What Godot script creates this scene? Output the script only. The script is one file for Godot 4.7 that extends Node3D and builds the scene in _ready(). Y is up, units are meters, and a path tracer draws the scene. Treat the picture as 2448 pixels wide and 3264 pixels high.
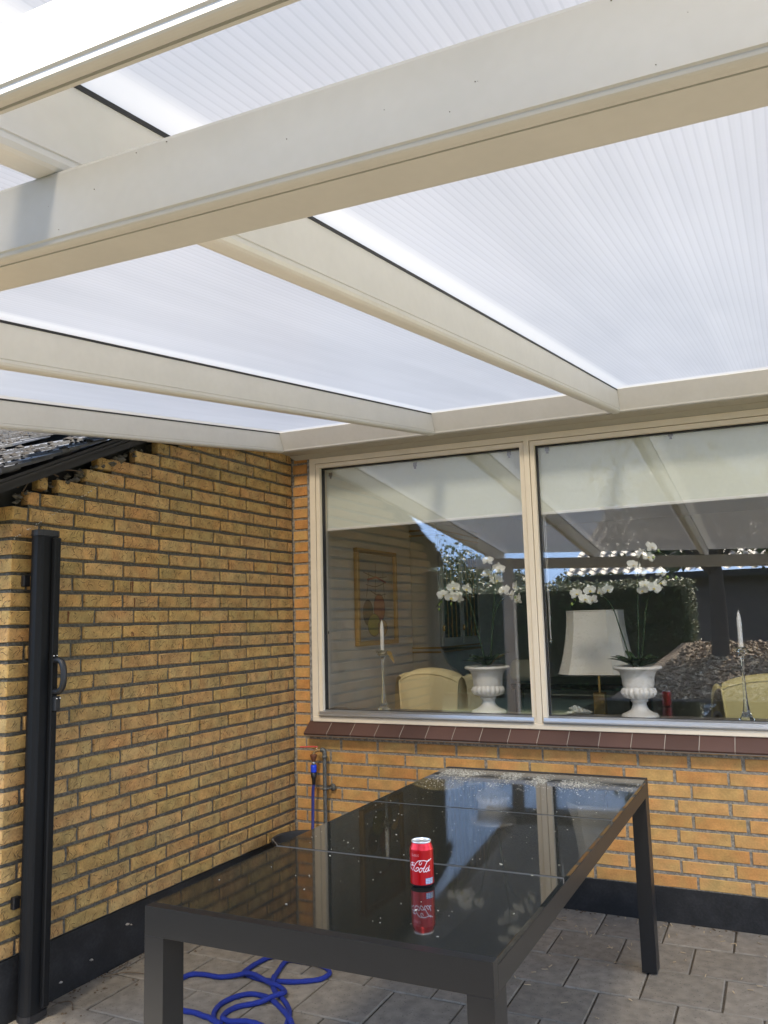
extends Node3D

# ------------------------------------------------------------------ mesh building
class MB:
	var v := PackedVector3Array()
	var n := PackedVector3Array()
	var uv := PackedVector2Array()
	var ix := PackedInt32Array()

	func tri(a: Vector3, b: Vector3, c: Vector3) -> void:
		var nn := (b - a).cross(c - a).normalized()
		var i := v.size()
		v.append_array(PackedVector3Array([a, b, c]))
		n.append_array(PackedVector3Array([nn, nn, nn]))
		uv.append_array(PackedVector2Array([Vector2.ZERO, Vector2.RIGHT, Vector2.ONE]))
		ix.append_array(PackedInt32Array([i, i + 2, i + 1]))

	# corners counter-clockwise seen from outside
	func quad(a: Vector3, b: Vector3, c: Vector3, d: Vector3, u0 := 0.0, v0 := 1.0, u1 := 1.0, v1 := 0.0) -> void:
		var nn := (c - a).cross(d - b).normalized()
		var i := v.size()
		v.append_array(PackedVector3Array([a, b, c, d]))
		n.append_array(PackedVector3Array([nn, nn, nn, nn]))
		uv.append_array(PackedVector2Array([Vector2(u0, v0), Vector2(u1, v0), Vector2(u1, v1), Vector2(u0, v1)]))
		ix.append_array(PackedInt32Array([i, i + 2, i + 1, i, i + 3, i + 2]))

	# eight corners: bottom ring then top ring, each counter-clockwise seen from above
	func hexa(p: Array) -> void:
		quad(p[3], p[2], p[1], p[0])
		quad(p[4], p[5], p[6], p[7])
		for k in 4:
			quad(p[k], p[(k + 1) % 4], p[4 + (k + 1) % 4], p[4 + k])

	func box(a: Vector3, b: Vector3) -> void:
		hexa([Vector3(a.x, a.y, b.z), Vector3(b.x, a.y, b.z), Vector3(b.x, a.y, a.z), Vector3(a.x, a.y, a.z), Vector3(a.x, b.y, b.z), Vector3(b.x, b.y, b.z), Vector3(b.x, b.y, a.z), Vector3(a.x, b.y, a.z)])

	# box with chamfered edges
	func cbox(a: Vector3, b: Vector3, e: float) -> void:
		var c := (a + b) / 2.0
		var h := (b - a) / 2.0
		var ax := [Vector3.RIGHT, Vector3.UP, Vector3.BACK]
		var hh := [h.x, h.y, h.z]
		for i in 3:
			var j := (i + 1) % 3
			var k := (i + 2) % 3
			var dj: Vector3 = ax[j] * (hh[j] - e)
			var dk: Vector3 = ax[k] * (hh[k] - e)
			var di: Vector3 = ax[i] * hh[i]
			quad(c + di - dj - dk, c + di + dj - dk, c + di + dj + dk, c + di - dj + dk)
			quad(c - di - dj + dk, c - di + dj + dk, c - di + dj - dk, c - di - dj - dk)
			for sj in [-1.0, 1.0]:
				for sk in [-1.0, 1.0]:
					var l: Vector3 = ax[i] * (hh[i] - e)
					var p0: Vector3 = c + ax[j] * sj * hh[j] + ax[k] * sk * (hh[k] - e)
					var p1: Vector3 = c + ax[j] * sj * (hh[j] - e) + ax[k] * sk * hh[k]
					if sj * sk > 0:
						quad(p0 - l, p0 + l, p1 + l, p1 - l) if false else quad(p0 + l, p0 - l, p1 - l, p1 + l)
					else:
						quad(p0 - l, p0 + l, p1 + l, p1 - l)
		for sx in [-1.0, 1.0]:
			for sy in [-1.0, 1.0]:
				for sz in [-1.0, 1.0]:
					var q0 := c + Vector3(sx * hh[0], sy * (hh[1] - e), sz * (hh[2] - e))
					var q1 := c + Vector3(sx * (hh[0] - e), sy * hh[1], sz * (hh[2] - e))
					var q2 := c + Vector3(sx * (hh[0] - e), sy * (hh[1] - e), sz * hh[2])
					if sx * sy * sz > 0:
						tri(q0, q1, q2)
					else:
						tri(q0, q2, q1)

	# smooth sheet through a grid of points; rows may close on themselves
	func surf(P: Array, wrap := false, flip := false) -> void:
		var h := P.size()
		var w: int = P[0].size()
		var i0 := v.size()
		for i in h:
			for j in w:
				var l: int = (j - 1 + w - 1) % (w - 1) if wrap else maxi(j - 1, 0)
				var r: int = (j + 1) % (w - 1) if wrap else mini(j + 1, w - 1)
				var du: Vector3 = P[i][r] - P[i][l]
				var dv: Vector3 = P[mini(i + 1, h - 1)][j] - P[maxi(i - 1, 0)][j]
				if du.length_squared() < 1e-14:
					var ii: int = 1 if i == 0 else h - 2
					du = P[ii][r] - P[ii][l]
				var nn := du.cross(dv).normalized()
				if flip:
					nn = -nn
				v.append(P[i][j])
				n.append(nn)
				uv.append(Vector2(float(j) / (w - 1), float(i) / (h - 1)))
		for i in h - 1:
			for j in w - 1:
				var a := i0 + i * w + j
				if flip:
					ix.append_array(PackedInt32Array([a, a + 1, a + w + 1, a, a + w + 1, a + w]))
				else:
					ix.append_array(PackedInt32Array([a, a + w + 1, a + 1, a, a + w, a + w + 1]))

	func tube(path: Array, r, sides := 8) -> void:
		var P := []
		var t0: Vector3 = (path[1] - path[0]).normalized()
		var s := t0.cross(Vector3.UP)
		if s.length() < 0.1:
			s = t0.cross(Vector3.RIGHT)
		s = s.normalized()
		var m: int = path.size()
		for i in m:
			var t: Vector3 = (path[mini(i + 1, m - 1)] - path[maxi(i - 1, 0)]).normalized()
			s = (s - t * s.dot(t)).normalized()
			var b := t.cross(s)
			var rr: float = r[i] if r is Array else r
			var row := PackedVector3Array()
			for j in sides + 1:
				var a := TAU * j / sides
				row.append(path[i] + (s * cos(a) + b * sin(a)) * rr)
			if i == 0:
				var cap := PackedVector3Array()
				for j in sides + 1:
					cap.append(path[0])
				P.append(cap)
			P.append(row)
			if i == m - 1:
				var cap := PackedVector3Array()
				for j in sides + 1:
					cap.append(path[i])
				P.append(cap)
		surf(P, true)

	# profile of Vector2(radius, height) turned about the y axis
	func lathe(c: Vector3, prof: Array, seg := 24, sx := 1.0) -> void:
		var P := []
		for p in prof:
			var row := PackedVector3Array()
			for j in seg + 1:
				var a := -TAU * j / seg
				row.append(c + Vector3(cos(a) * p.x * sx, p.y, sin(a) * p.x))
			P.append(row)
		surf(P, true)

	# polygon (counter-clockwise in u, v) carried from frame 0 to frame 1
	func extrude(poly: PackedVector2Array, o0: Vector3, u0: Vector3, v0: Vector3, o1: Vector3, u1: Vector3, v1: Vector3) -> void:
		var m := poly.size()
		for k in m:
			var a := poly[k]
			var b := poly[(k + 1) % m]
			quad(o0 + u0 * a.x + v0 * a.y, o0 + u0 * b.x + v0 * b.y, o1 + u1 * b.x + v1 * b.y, o1 + u1 * a.x + v1 * a.y)
		var t := Geometry2D.triangulate_polygon(poly)
		for k in range(0, t.size(), 3):
			var q := [poly[t[k]], poly[t[k + 1]], poly[t[k + 2]]]
			tri(o0 + u0 * q[2].x + v0 * q[2].y, o0 + u0 * q[1].x + v0 * q[1].y, o0 + u0 * q[0].x + v0 * q[0].y)
			tri(o1 + u1 * q[0].x + v1 * q[0].y, o1 + u1 * q[1].x + v1 * q[1].y, o1 + u1 * q[2].x + v1 * q[2].y)

	func mesh() -> ArrayMesh:
		var a := []
		a.resize(Mesh.ARRAY_MAX)
		a[Mesh.ARRAY_VERTEX] = v
		a[Mesh.ARRAY_NORMAL] = n
		a[Mesh.ARRAY_TEX_UV] = uv
		a[Mesh.ARRAY_INDEX] = ix
		var m := ArrayMesh.new()
		m.add_surface_from_arrays(Mesh.PRIMITIVE_TRIANGLES, a)
		return m

# ------------------------------------------------------------------ small helpers
var rng := RandomNumberGenerator.new()
var M := {}
var used := {}

func numbered(called: String) -> String:
	var k: int = used.get(called, 0)
	used[called] = k + 1
	return called if k == 0 else "%s_%03d" % [called, k]

func thing(called: String, label: String, category: String, at := Vector3.ZERO, group := "") -> Node3D:
	var o := Node3D.new()
	o.name = numbered(called)
	add_child(o)
	o.position = at
	o.set_meta("label", label)
	o.set_meta("category", category)
	if group:
		o.set_meta("group", group)
	return o

func part(called: String, shape, m: Material, parent: Node3D, at := Vector3.ZERO) -> MeshInstance3D:
	var o := MeshInstance3D.new()
	o.name = called
	o.mesh = shape.mesh() if shape is MB else shape
	o.material_override = m
	o.position = at
	parent.add_child(o, true)
	return o

func struct(called: String, shape, m: Material) -> MeshInstance3D:
	var o := part(called, shape, m, self)
	o.set_meta("kind", "structure")
	return o

func single(called: String, label: String, category: String, shape, m: Material, at := Vector3.ZERO, group := "", kind := "") -> MeshInstance3D:
	var o := MeshInstance3D.new()
	o.name = numbered(called)
	o.mesh = shape.mesh() if shape is MB else shape
	o.material_override = m
	o.position = at
	add_child(o)
	o.set_meta("label", label)
	o.set_meta("category", category)
	if group:
		o.set_meta("group", group)
	if kind:
		o.set_meta("kind", kind)
	return o

func lin(r: float, g: float, b: float, a := 1.0) -> Color:
	var c := Color(r, g, b).linear_to_srgb()
	c.a = a
	return c

func mat(called: String, c: Color, rough := 0.8, metal := 0.0) -> StandardMaterial3D:
	var m := StandardMaterial3D.new()
	m.resource_name = called
	m.albedo_color = c
	m.roughness = rough
	m.metallic = metal
	M[called] = m
	return m

func wrapped(m: StandardMaterial3D, tex: Texture2D, size: float, height: Texture2D = null, hcm := 0.0, world := true) -> StandardMaterial3D:
	m.uv1_triplanar = true
	m.uv1_world_triplanar = world
	m.uv1_scale = Vector3.ONE / size
	m.uv1_triplanar_sharpness = 8.0
	if tex:
		m.albedo_texture = tex
	if height:
		m.heightmap_enabled = true
		m.heightmap_texture = height
		m.heightmap_scale = hcm
	return m

func noise_bytes(size: int, freq: float, octaves: int, sd: int) -> PackedByteArray:
	var f := FastNoiseLite.new()
	f.seed = sd
	f.frequency = freq
	f.fractal_octaves = octaves
	var im := f.get_seamless_image(size, size)
	im.convert(Image.FORMAT_L8)
	return im.get_data()

func tex_rgb(size_x: int, size_y: int, d: PackedByteArray) -> ImageTexture:
	return ImageTexture.create_from_image(Image.create_from_data(size_x, size_y, false, Image.FORMAT_RGB8, d))

func tex_l(size: int, d: PackedByteArray) -> ImageTexture:
	var im := Image.create_from_data(size, size, false, Image.FORMAT_L8, d)
	im.convert(Image.FORMAT_RGB8)
	return ImageTexture.create_from_image(im)

# a brick's surface: clay tone, pits and drag marks, and the relief that goes with them
func brick_textures(S: int, sd: int, marks: int, pits: int, old: bool) -> Array:
	rng.seed = sd
	var a := noise_bytes(S, 0.012, 4, sd)
	var b := noise_bytes(S, 0.09, 3, sd + 1)
	var c := noise_bytes(S, 0.006, 3, sd + 2)
	var hgt := PackedInt32Array()
	var dark := PackedInt32Array()
	var pale := PackedInt32Array()
	pale.resize(S * S)
	hgt.resize(S * S)
	dark.resize(S * S)
	for i in S * S:
		hgt[i] = 150 + (b[i] - 128) / 4
	for k in marks:
		var x := rng.randf() * S
		var y := rng.randf() * S
		var ang := rng.randf_range(0.5, 1.3) if old else rng.randf_range(-0.35, 0.35)
		if rng.randf() < 0.3:
			ang = -ang if old else ang + 0.6
		var l := rng.randi_range(9, 30) if old else rng.randi_range(16, 60)
		var bend := rng.randf_range(-0.05, 0.05)
		for s in l:
			x += cos(ang)
			y -= sin(ang)
			ang += bend + rng.randf_range(-0.12, 0.12)
			var fade := sin(PI * (s + 0.5) / l)
			for dy in range(-2, 3):
				for dx in range(-2, 3):
					var i := posmod(int(y) + dy, S) * S + posmod(int(x) + dx, S)
					var side := dx * sin(ang) + dy * cos(ang)
					hgt[i] += int((14.0 if side < 0 else -34.0) * fade * (1.0 - absf(side) / 3.5) * (1.0 if old else 0.45))
					if side > -0.5 and side < 1.5 and old:
						dark[i] = maxi(dark[i], int(95 * fade))  # shade painted into the groove of the mark
					if side < -0.3 and side > -1.7 and old:
						pale[i] = maxi(pale[i], int(40 * fade))  # highlight painted along the mark's ridge side
	for k in pits:
		var x := rng.randi_range(0, S - 1)
		var y := rng.randi_range(0, S - 1)
		var r := rng.randf_range(0.8, 2.8 if old else 1.8)
		var sq := rng.randf_range(0.45, 1.3)
		var sk := rng.randf_range(-0.6, 0.6)
		for dy in range(-4, 5):
			for dx in range(-4, 5):
				var q := Vector2(dx * sq, dy + dx * sk).length()
				if q < r:
					var i := posmod(y + dy, S) * S + posmod(x + dx, S)
					dark[i] = maxi(dark[i], int(rng.randf_range(50, 110)))
					hgt[i] -= 40
	var col := PackedByteArray()
	var hb := PackedByteArray()
	col.resize(S * S * 3)
	hb.resize(S * S)
	for i in S * S:
		var t := 212.0 + pale[i] + (a[i] - 128) * (0.24 if old else 0.14) + (b[i] - 128) * (0.16 if old else 0.10)
		var k := clampf((c[i] - 128) / 90.0, -1.0, 1.0)
		var d := 1.0 - clampi(dark[i], 0, 200) / 255.0
		col[i * 3] = clampi(int(t * d * (1.0 + 0.03 * k)), 0, 255)
		col[i * 3 + 1] = clampi(int(t * d * (0.98 - (0.014 if old else 0.02) * k)), 0, 255)
		col[i * 3 + 2] = clampi(int(t * d * (0.96 - (0.035 if old else 0.03) * k)), 0, 255)
		hb[i] = clampi(hgt[i], 0, 255)
	return [tex_rgb(S, S, col), tex_l(S, hb)]

# plain mottled surface; lo..hi brightness, speck share, tint pull
func mottle(S: int, sd: int, lo: float, hi: float, f1: float, f2: float, specks: int, speck_v: int) -> Array:
	rng.seed = sd
	var a := noise_bytes(S, f1, 4, sd)
	var b := noise_bytes(S, f2, 2, sd + 1)
	var col := PackedByteArray()
	var hb := PackedByteArray()
	col.resize(S * S * 3)
	hb.resize(S * S)
	for i in S * S:
		var t := (a[i] * 0.6 + b[i] * 0.4) / 255.0
		var q := 255.0 * lerpf(lo, hi, clampf((t - 0.5) * 1.7 + 0.5, 0.0, 1.0))
		col[i * 3] = clampi(int(q), 0, 255)
		col[i * 3 + 1] = clampi(int(q * 0.99), 0, 255)
		col[i * 3 + 2] = clampi(int(q * 0.975), 0, 255)
		hb[i] = clampi(int(b[i] * 0.7 + a[i] * 0.3), 0, 255)
	for k in specks:
		var x := rng.randi_range(0, S - 1)
		var y := rng.randi_range(0, S - 1)
		var r := rng.randf_range(0.6, 2.2)
		for dy in range(-2, 3):
			for dx in range(-2, 3):
				if Vector2(dx, dy).length() < r:
					var i := posmod(y + dy, S) * S + posmod(x + dx, S)
					for ch in 3:
						col[i * 3 + ch] = (col[i * 3 + ch] + speck_v) / 2
	return [tex_rgb(S, S, col), tex_l(S, hb)]

func stroke(im: Image, pts: Array, w: float, c: Color, map: Callable) -> void:
	for k in pts.size() - 1:
		var p: Vector2 = map.call(pts[k])
		var q: Vector2 = map.call(pts[k + 1])
		var steps := int(p.distance_to(q) / 0.7) + 1
		for s in steps + 1:
			var o := p.lerp(q, float(s) / steps)
			for dy in range(-int(w) - 1, int(w) + 2):
				for dx in range(-int(w) - 1, int(w) + 2):
					var x := int(o.x) + dx
					var y := int(o.y) + dy
					if Vector2(x + 0.5 - o.x, y + 0.5 - o.y).length() <= w and y >= 0 and y < im.get_height():
						im.set_pixel(posmod(x, im.get_width()), y, c)

# ------------------------------------------------------------------ measures of the place
const COURSE := 0.07
const BRICK_H := 0.0575
const ROW0 := 0.793          # underside of the first course below the sill tiles
func course_y(r: int) -> float:
	return ROW0 - COURSE * r

# underside of the sloping rafters
func roof_y(x: float, z: float) -> float:
	return 2.5165 - 0.0165 * (x - 0.042) - (0.125 + 0.0063 * x) * (z - 0.15)

func frame_top(x: float) -> float:
	return 2.4885 - 0.0155 * x

func spline(pts: Array, per: int) -> Array:
	var out := []
	var m := pts.size()
	for i in m - 1:
		var a = pts[maxi(i - 1, 0)]
		var b = pts[i]
		var c = pts[i + 1]
		var d = pts[mini(i + 2, m - 1)]
		for k in per:
			out.append(b.cubic_interpolate(c, a, d, float(k) / per))
	out.append(pts[m - 1])
	return out

func _ready() -> void:
	# ---------------------------------------------------------------- camera, sky, sun, exposure
	var cam := Camera3D.new()
	cam.name = "camera"
	cam.position = Vector3(2.7946, 1.4682, 4.3074)
	cam.basis = Basis.from_euler(Vector3(0.13306, 0.4630, -0.0263), EULER_ORDER_YXZ)
	cam.fov = 64.15
	cam.near = 0.02
	cam.far = 400.0
	add_child(cam)
	cam.current = true

	var sky_mat := ProceduralSkyMaterial.new()
	sky_mat.sky_top_color = Color(0.46, 0.58, 0.76)
	sky_mat.sky_horizon_color = Color(0.56, 0.70, 0.88)
	sky_mat.sky_curve = 0.18
	sky_mat.ground_bottom_color = Color(0.22, 0.24, 0.18)
	sky_mat.ground_horizon_color = Color(0.55, 0.60, 0.60)
	var cloud := FastNoiseLite.new()
	cloud.seed = 5
	cloud.frequency = 0.0035
	cloud.fractal_octaves = 4
	var ct := NoiseTexture2D.new()
	ct.width = 1024
	ct.height = 512
	ct.seamless = true
	ct.noise = cloud
	var ramp := Gradient.new()
	ramp.offsets = PackedFloat32Array([0.0, 0.38, 0.80, 1.0])
	ramp.colors = PackedColorArray([Color(1, 1, 1, 0), Color(1, 1, 1, 0), Color(0.95, 0.96, 1, 0.6), Color(1, 1, 1, 0.7)])
	ct.color_ramp = ramp
	sky_mat.sky_cover = ct
	sky_mat.sky_cover_modulate = Color(0.8, 0.8, 0.8)
	var sky := Sky.new()
	sky.sky_material = sky_mat
	var env := Environment.new()
	env.background_mode = Environment.BG_SKY
	env.sky = sky
	env.background_energy_multiplier = 1.0
	env.tonemap_mode = Environment.TONE_MAPPER_LINEAR
	env.tonemap_exposure = 5.05
	env.sdfgi_enabled = true
	env.ssao_enabled = true
	env.ssil_enabled = true
	var we := WorldEnvironment.new()
	we.name = "world_environment"
	we.environment = env
	add_child(we)

	var sun := DirectionalLight3D.new()
	sun.name = "sun"
	sun.light_energy = 1.6
	sun.light_color = Color(1.0, 0.955, 0.88)
	sun.light_angular_distance = 9.0
	sun.shadow_enabled = true
	add_child(sun)
	sun.look_at_from_position(Vector3(0.20, 1.10, 1.0) * 20.0, Vector3.ZERO)

	materials()
	ground_and_garden()
	terrace()
	brick_house()
	garage()
	patio_roof()
	room()
	window_things()
	table_and_can()
	wall_fittings()
	hose()
	litter()

# ------------------------------------------------------------------ materials
func materials() -> void:
	var old := brick_textures(512, 11, 520, 210, true)
	var fresh := brick_textures(512, 31, 170, 70, false)
	var grit := mottle(256, 51, 0.62, 1.0, 0.03, 0.35, 260, 60)
	var slab := mottle(512, 61, 0.80, 1.0, 0.02, 0.35, 700, 110)
	var soft := mottle(256, 71, 0.975, 1.0, 0.012, 0.1, 0, 0)
	var dirty := mottle(256, 81, 0.35, 1.0, 0.02, 0.2, 70, 235)
	var old_tones := [[0.49, 0.308, 0.104], [0.49, 0.305, 0.100], [0.46, 0.298, 0.110], [0.48, 0.282, 0.100], [0.44, 0.286, 0.094], [0.50, 0.322, 0.122], [0.465, 0.285, 0.108], [0.42, 0.274, 0.096]]
	var new_tones := [[0.61, 0.345, 0.115], [0.59, 0.325, 0.10], [0.63, 0.36, 0.125], [0.56, 0.29, 0.088], [0.59, 0.35, 0.12]]
	for k in old_tones.size():
		var t: Array = old_tones[k]
		wrapped(mat("old_brick_%d" % k, lin(t[0] * 1.25, t[1] * 1.25, t[2] * 1.25), 0.85), old[0], 0.62, old[1], 0.5)
	for k in new_tones.size():
		var t: Array = new_tones[k]
		wrapped(mat("new_brick_%d" % k, lin(t[0] * 1.2, t[1] * 1.2, t[2] * 1.2), 0.8), fresh[0], 0.62, fresh[1], 0.22)
	wrapped(mat("mortar", lin(0.38, 0.345, 0.285), 0.95), grit[0], 0.16, grit[1], 0.25)
	wrapped(mat("old_mortar", lin(0.19, 0.175, 0.14), 0.95), grit[0], 0.13, grit[1], 0.4)
	wrapped(mat("tar", lin(0.016, 0.016, 0.017), 0.7), dirty[0], 0.9, grit[1], 0.1)
	for k in 4:
		var q: float = [0.215, 0.185, 0.235, 0.20][k]
		wrapped(mat("concrete_%d" % k, lin(q * 1.08, q * 0.95, q * 0.77), 0.92), slab[0], 0.7, slab[1], 0.12)
	wrapped(mat("joint_sand", lin(0.10, 0.085, 0.065), 1.0), grit[0], 0.12)
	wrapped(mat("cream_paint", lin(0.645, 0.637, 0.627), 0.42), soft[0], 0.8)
	wrapped(mat("cream_beam", lin(0.48, 0.472, 0.455), 0.42), soft[0], 0.5)  # rafter cream, darkened in colour for the weaker sun on the beams
	wrapped(mat("window_paint", lin(0.76, 0.68, 0.55), 0.4), soft[0], 0.6)
	mat("lime", lin(0.55, 0.53, 0.48), 0.95)
	wrapped(mat("rust", lin(0.22, 0.085, 0.03), 0.95), grit[0], 0.1)
	mat("rubber", lin(0.012, 0.012, 0.013), 0.6)
	mat("aluminium", lin(0.55, 0.56, 0.58), 0.32, 0.85)
	wrapped(mat("grey_render", lin(0.44, 0.43, 0.42), 0.9), grit[0], 0.2)
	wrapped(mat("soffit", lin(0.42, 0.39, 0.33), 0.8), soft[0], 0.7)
	for k in 3:
		wrapped(mat("sill_tile_%d" % k, lin([0.082, 0.072, 0.092][k], [0.041, 0.036, 0.046][k], [0.032, 0.028, 0.036][k]), 0.45), soft[0], 0.25)
	mat("grout", lin(0.33, 0.29, 0.24), 0.9)
	for k in 4:
		var q: float = [0.055, 0.075, 0.042, 0.09][k]
		wrapped(mat("slate_%d" % k, lin(q, q, q * 1.02), 0.9), slab[0], 0.5, grit[1], 0.4)
	wrapped(mat("moss", lin(0.020, 0.016, 0.011), 1.0), grit[0], 0.1)
	mat("dark_wood", lin(0.022, 0.020, 0.018), 0.85)
	var pane := mat("pane_glass", lin(0.02, 0.03, 0.025, 0.004), 0.0)
	pane.transparency = BaseMaterial3D.TRANSPARENCY_ALPHA
	pane.metallic_specular = 0.5
	var clear := mat("clear_glass", lin(0.9, 0.95, 0.92, 0.05), 0.02)
	clear.refraction_enabled = true
	clear.refraction_scale = 0.05
	# translucent twin-wall sheet: fine ribs, light bands beside the rafters painted as paler margins
	var W := 1024
	var H := 256
	var d := PackedByteArray()
	d.resize(W * H * 3)
	rng.seed = 4
	var haze := noise_bytes(256, 0.012, 4, 44)
	var rib := PackedFloat32Array()
	rib.resize(66)
	for k in 66:
		rib[k] = rng.randf_range(-0.007, 0.007)
	for y in H:
		for x in W:
			var f := fmod(x / 16.0, 1.0)
			var t := 0.84 + rib[int(x / 16.0)] + (0.012 if f > 0.55 else 0.0)
			t += (haze[(y % 256) * 256 + (x / 4) % 256] - 128) * 0.00022
			if f < 0.14:
				t -= 0.035
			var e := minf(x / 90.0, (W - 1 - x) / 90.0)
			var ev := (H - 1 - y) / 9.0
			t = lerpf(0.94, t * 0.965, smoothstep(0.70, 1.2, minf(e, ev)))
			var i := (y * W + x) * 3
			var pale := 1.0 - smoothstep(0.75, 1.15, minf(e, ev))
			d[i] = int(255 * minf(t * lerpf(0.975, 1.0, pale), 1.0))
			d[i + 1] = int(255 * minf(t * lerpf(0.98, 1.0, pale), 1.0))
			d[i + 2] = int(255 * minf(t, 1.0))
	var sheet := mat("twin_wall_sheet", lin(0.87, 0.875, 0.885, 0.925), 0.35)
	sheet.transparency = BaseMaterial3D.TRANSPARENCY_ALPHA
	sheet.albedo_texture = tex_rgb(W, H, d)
	sheet.texture_repeat = false
	sheet.backlight_enabled = true
	sheet.backlight = Color(0.39, 0.39, 0.39)
	sheet.metallic_specular = 0.4
	wrapped(mat("anthracite", lin(0.013, 0.0135, 0.0145), 0.36), soft[0], 0.3)
	M.anthracite.metallic_specular = 0.36
	wrapped(mat("table_glass", lin(0.016, 0.017, 0.0145), 0.06), null, 0.55)
	M.table_glass.roughness_texture = dirty[0]
	M.table_glass.roughness_texture_channel = BaseMaterial3D.TEXTURE_CHANNEL_RED
	mat("joint_strip", lin(0.07, 0.075, 0.078), 0.45)
	mat("black_metal", lin(0.007, 0.0075, 0.008), 0.5)
	M.black_metal.metallic_specular = 0.3
	mat("black_plastic", lin(0.01, 0.01, 0.011), 0.45)
	mat("screw", lin(0.7, 0.7, 0.7), 0.25, 1.0)
	wrapped(mat("zinc_pipe", lin(0.17, 0.175, 0.165), 0.55, 0.3), grit[0], 0.2)
	mat("brass", lin(0.55, 0.40, 0.22), 0.35, 0.9)
	mat("rust_brass", lin(0.16, 0.06, 0.03), 0.6, 0.3)
	mat("red_handle", lin(0.55, 0.06, 0.05), 0.5)
	mat("blue_plastic", lin(0.01, 0.05, 0.60), 0.4)
	var weave := mottle(128, 91, 0.55, 1.0, 0.08, 0.45, 0, 0)
	wrapped(mat("blue_fabric", lin(0.007, 0.03, 0.34), 0.85), weave[0], 0.03, weave[1], 0.25)
	mat("navy_hose", lin(0.02, 0.025, 0.16), 0.5)
	wrapped(mat("black_rubber", lin(0.02, 0.02, 0.021), 0.7), soft[0], 0.2)
	mat("wire", lin(0.28, 0.28, 0.28), 0.45, 0.8)
	mat("straw", lin(0.33, 0.25, 0.15), 0.9)
	mat("sawdust", lin(0.58, 0.54, 0.44), 0.95)
	mat("twig_bark", lin(0.09, 0.06, 0.035), 0.95)
	# room
	wrapped(mat("plaster", lin(0.64, 0.635, 0.56), 0.9), soft[0], 0.5)  # colour holds a slight green cast from the window glass
	mat("stone_board", lin(0.16, 0.15, 0.13), 0.35)
	mat("ceiling_white", lin(0.75, 0.74, 0.70), 0.9)
	wrapped(mat("parquet", lin(0.13, 0.07, 0.035), 0.4), soft[0], 0.4)
	var blind := wrapped(mat("blind_cloth", lin(0.72, 0.78, 0.72), 0.9), soft[0], 0.08)  # green cast of the window glass is put into the cloth colour
	blind.backlight_enabled = true
	blind.backlight = Color(0.2, 0.2, 0.18)
	mat("white_plastic", lin(0.75, 0.75, 0.73), 0.4)
	wrapped(mat("urn_marble", lin(0.80, 0.79, 0.75), 0.3), soft[0], 0.12)
	mat("candle_wax", lin(0.82, 0.81, 0.76), 0.5)
	var petal := mat("petal", lin(0.86, 0.86, 0.80), 0.6)
	petal.backlight_enabled = true
	petal.backlight = Color(0.6, 0.6, 0.55)
	mat("petal_heart", lin(0.75, 0.62, 0.12), 0.6)
	mat("stem_green", lin(0.03, 0.055, 0.02), 0.6)
	mat("bud_green", lin(0.30, 0.42, 0.10), 0.6)
	mat("leaf_green", lin(0.025, 0.05, 0.022), 0.45)
	mat("leaf_brown", lin(0.22, 0.15, 0.04), 0.5)
	var S := 128
	var wd := PackedByteArray()
	wd.resize(S * S * 3)
	for y in S:
		for x in S:
			var t := 0.92 + 0.06 * sin(TAU * y / 8.0) + 0.02 * sin(TAU * x / 4.0)
			var i := (y * S + x) * 3
			wd[i] = int(255 * t)
			wd[i + 1] = int(250 * t)
			wd[i + 2] = int(235 * t)
	var ribbed := tex_rgb(S, S, wd)
	wrapped(mat("chair_cloth", lin(0.90, 0.79, 0.50), 0.95), ribbed, 0.11)
	wrapped(mat("sofa_cloth", lin(0.86, 0.80, 0.42), 0.95), ribbed, 0.11)  # the lawn's yellow-green reflection is put into the cloth colour
	var shade := mat("shade_cloth", lin(0.78, 0.76, 0.68), 0.9)
	shade.backlight_enabled = true
	shade.backlight = Color(0.5, 0.5, 0.45)
	mat("polished_brass", lin(0.75, 0.50, 0.18), 0.2, 1.0)
	mat("gold_trim", lin(0.45, 0.27, 0.08), 0.4, 0.5)
	mat("cabinet_paint", lin(0.50, 0.47, 0.37), 0.5)
	mat("cabinet_dark", lin(0.012, 0.011, 0.010), 0.12)
	mat("dark_polish", lin(0.03, 0.018, 0.012), 0.2)
	mat("cushion_cloth", lin(0.70, 0.66, 0.45), 0.9)
	# garden
	var turf := mottle(256, 101, 0.5, 1.0, 0.05, 0.4, 0, 0)
	wrapped(mat("lawn", lin(0.075, 0.105, 0.035), 1.0), turf[0], 1.5)
	for k in 3:
		mat("leaf_%d" % k, lin([0.038, 0.052, 0.028][k], [0.07, 0.095, 0.05][k], [0.018, 0.025, 0.014][k]), 0.55)
		M["leaf_%d" % k].backlight_enabled = true
		M["leaf_%d" % k].backlight = Color(0.3, 0.3, 0.25)
	mat("branch_dark", lin(0.012, 0.016, 0.008), 1.0)
	mat("bark", lin(0.06, 0.045, 0.035), 0.95)
	for k in 3:
		mat("chip_%d" % k, lin([0.24, 0.15, 0.36][k], [0.165, 0.10, 0.27][k], [0.10, 0.06, 0.17][k]), 0.8)
	mat("roof_tile", lin(0.06, 0.06, 0.065), 0.55)
	mat("house_brown", lin(0.10, 0.075, 0.06), 0.9)
	mat("timber_dark", lin(0.03, 0.025, 0.02), 0.8)

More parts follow.
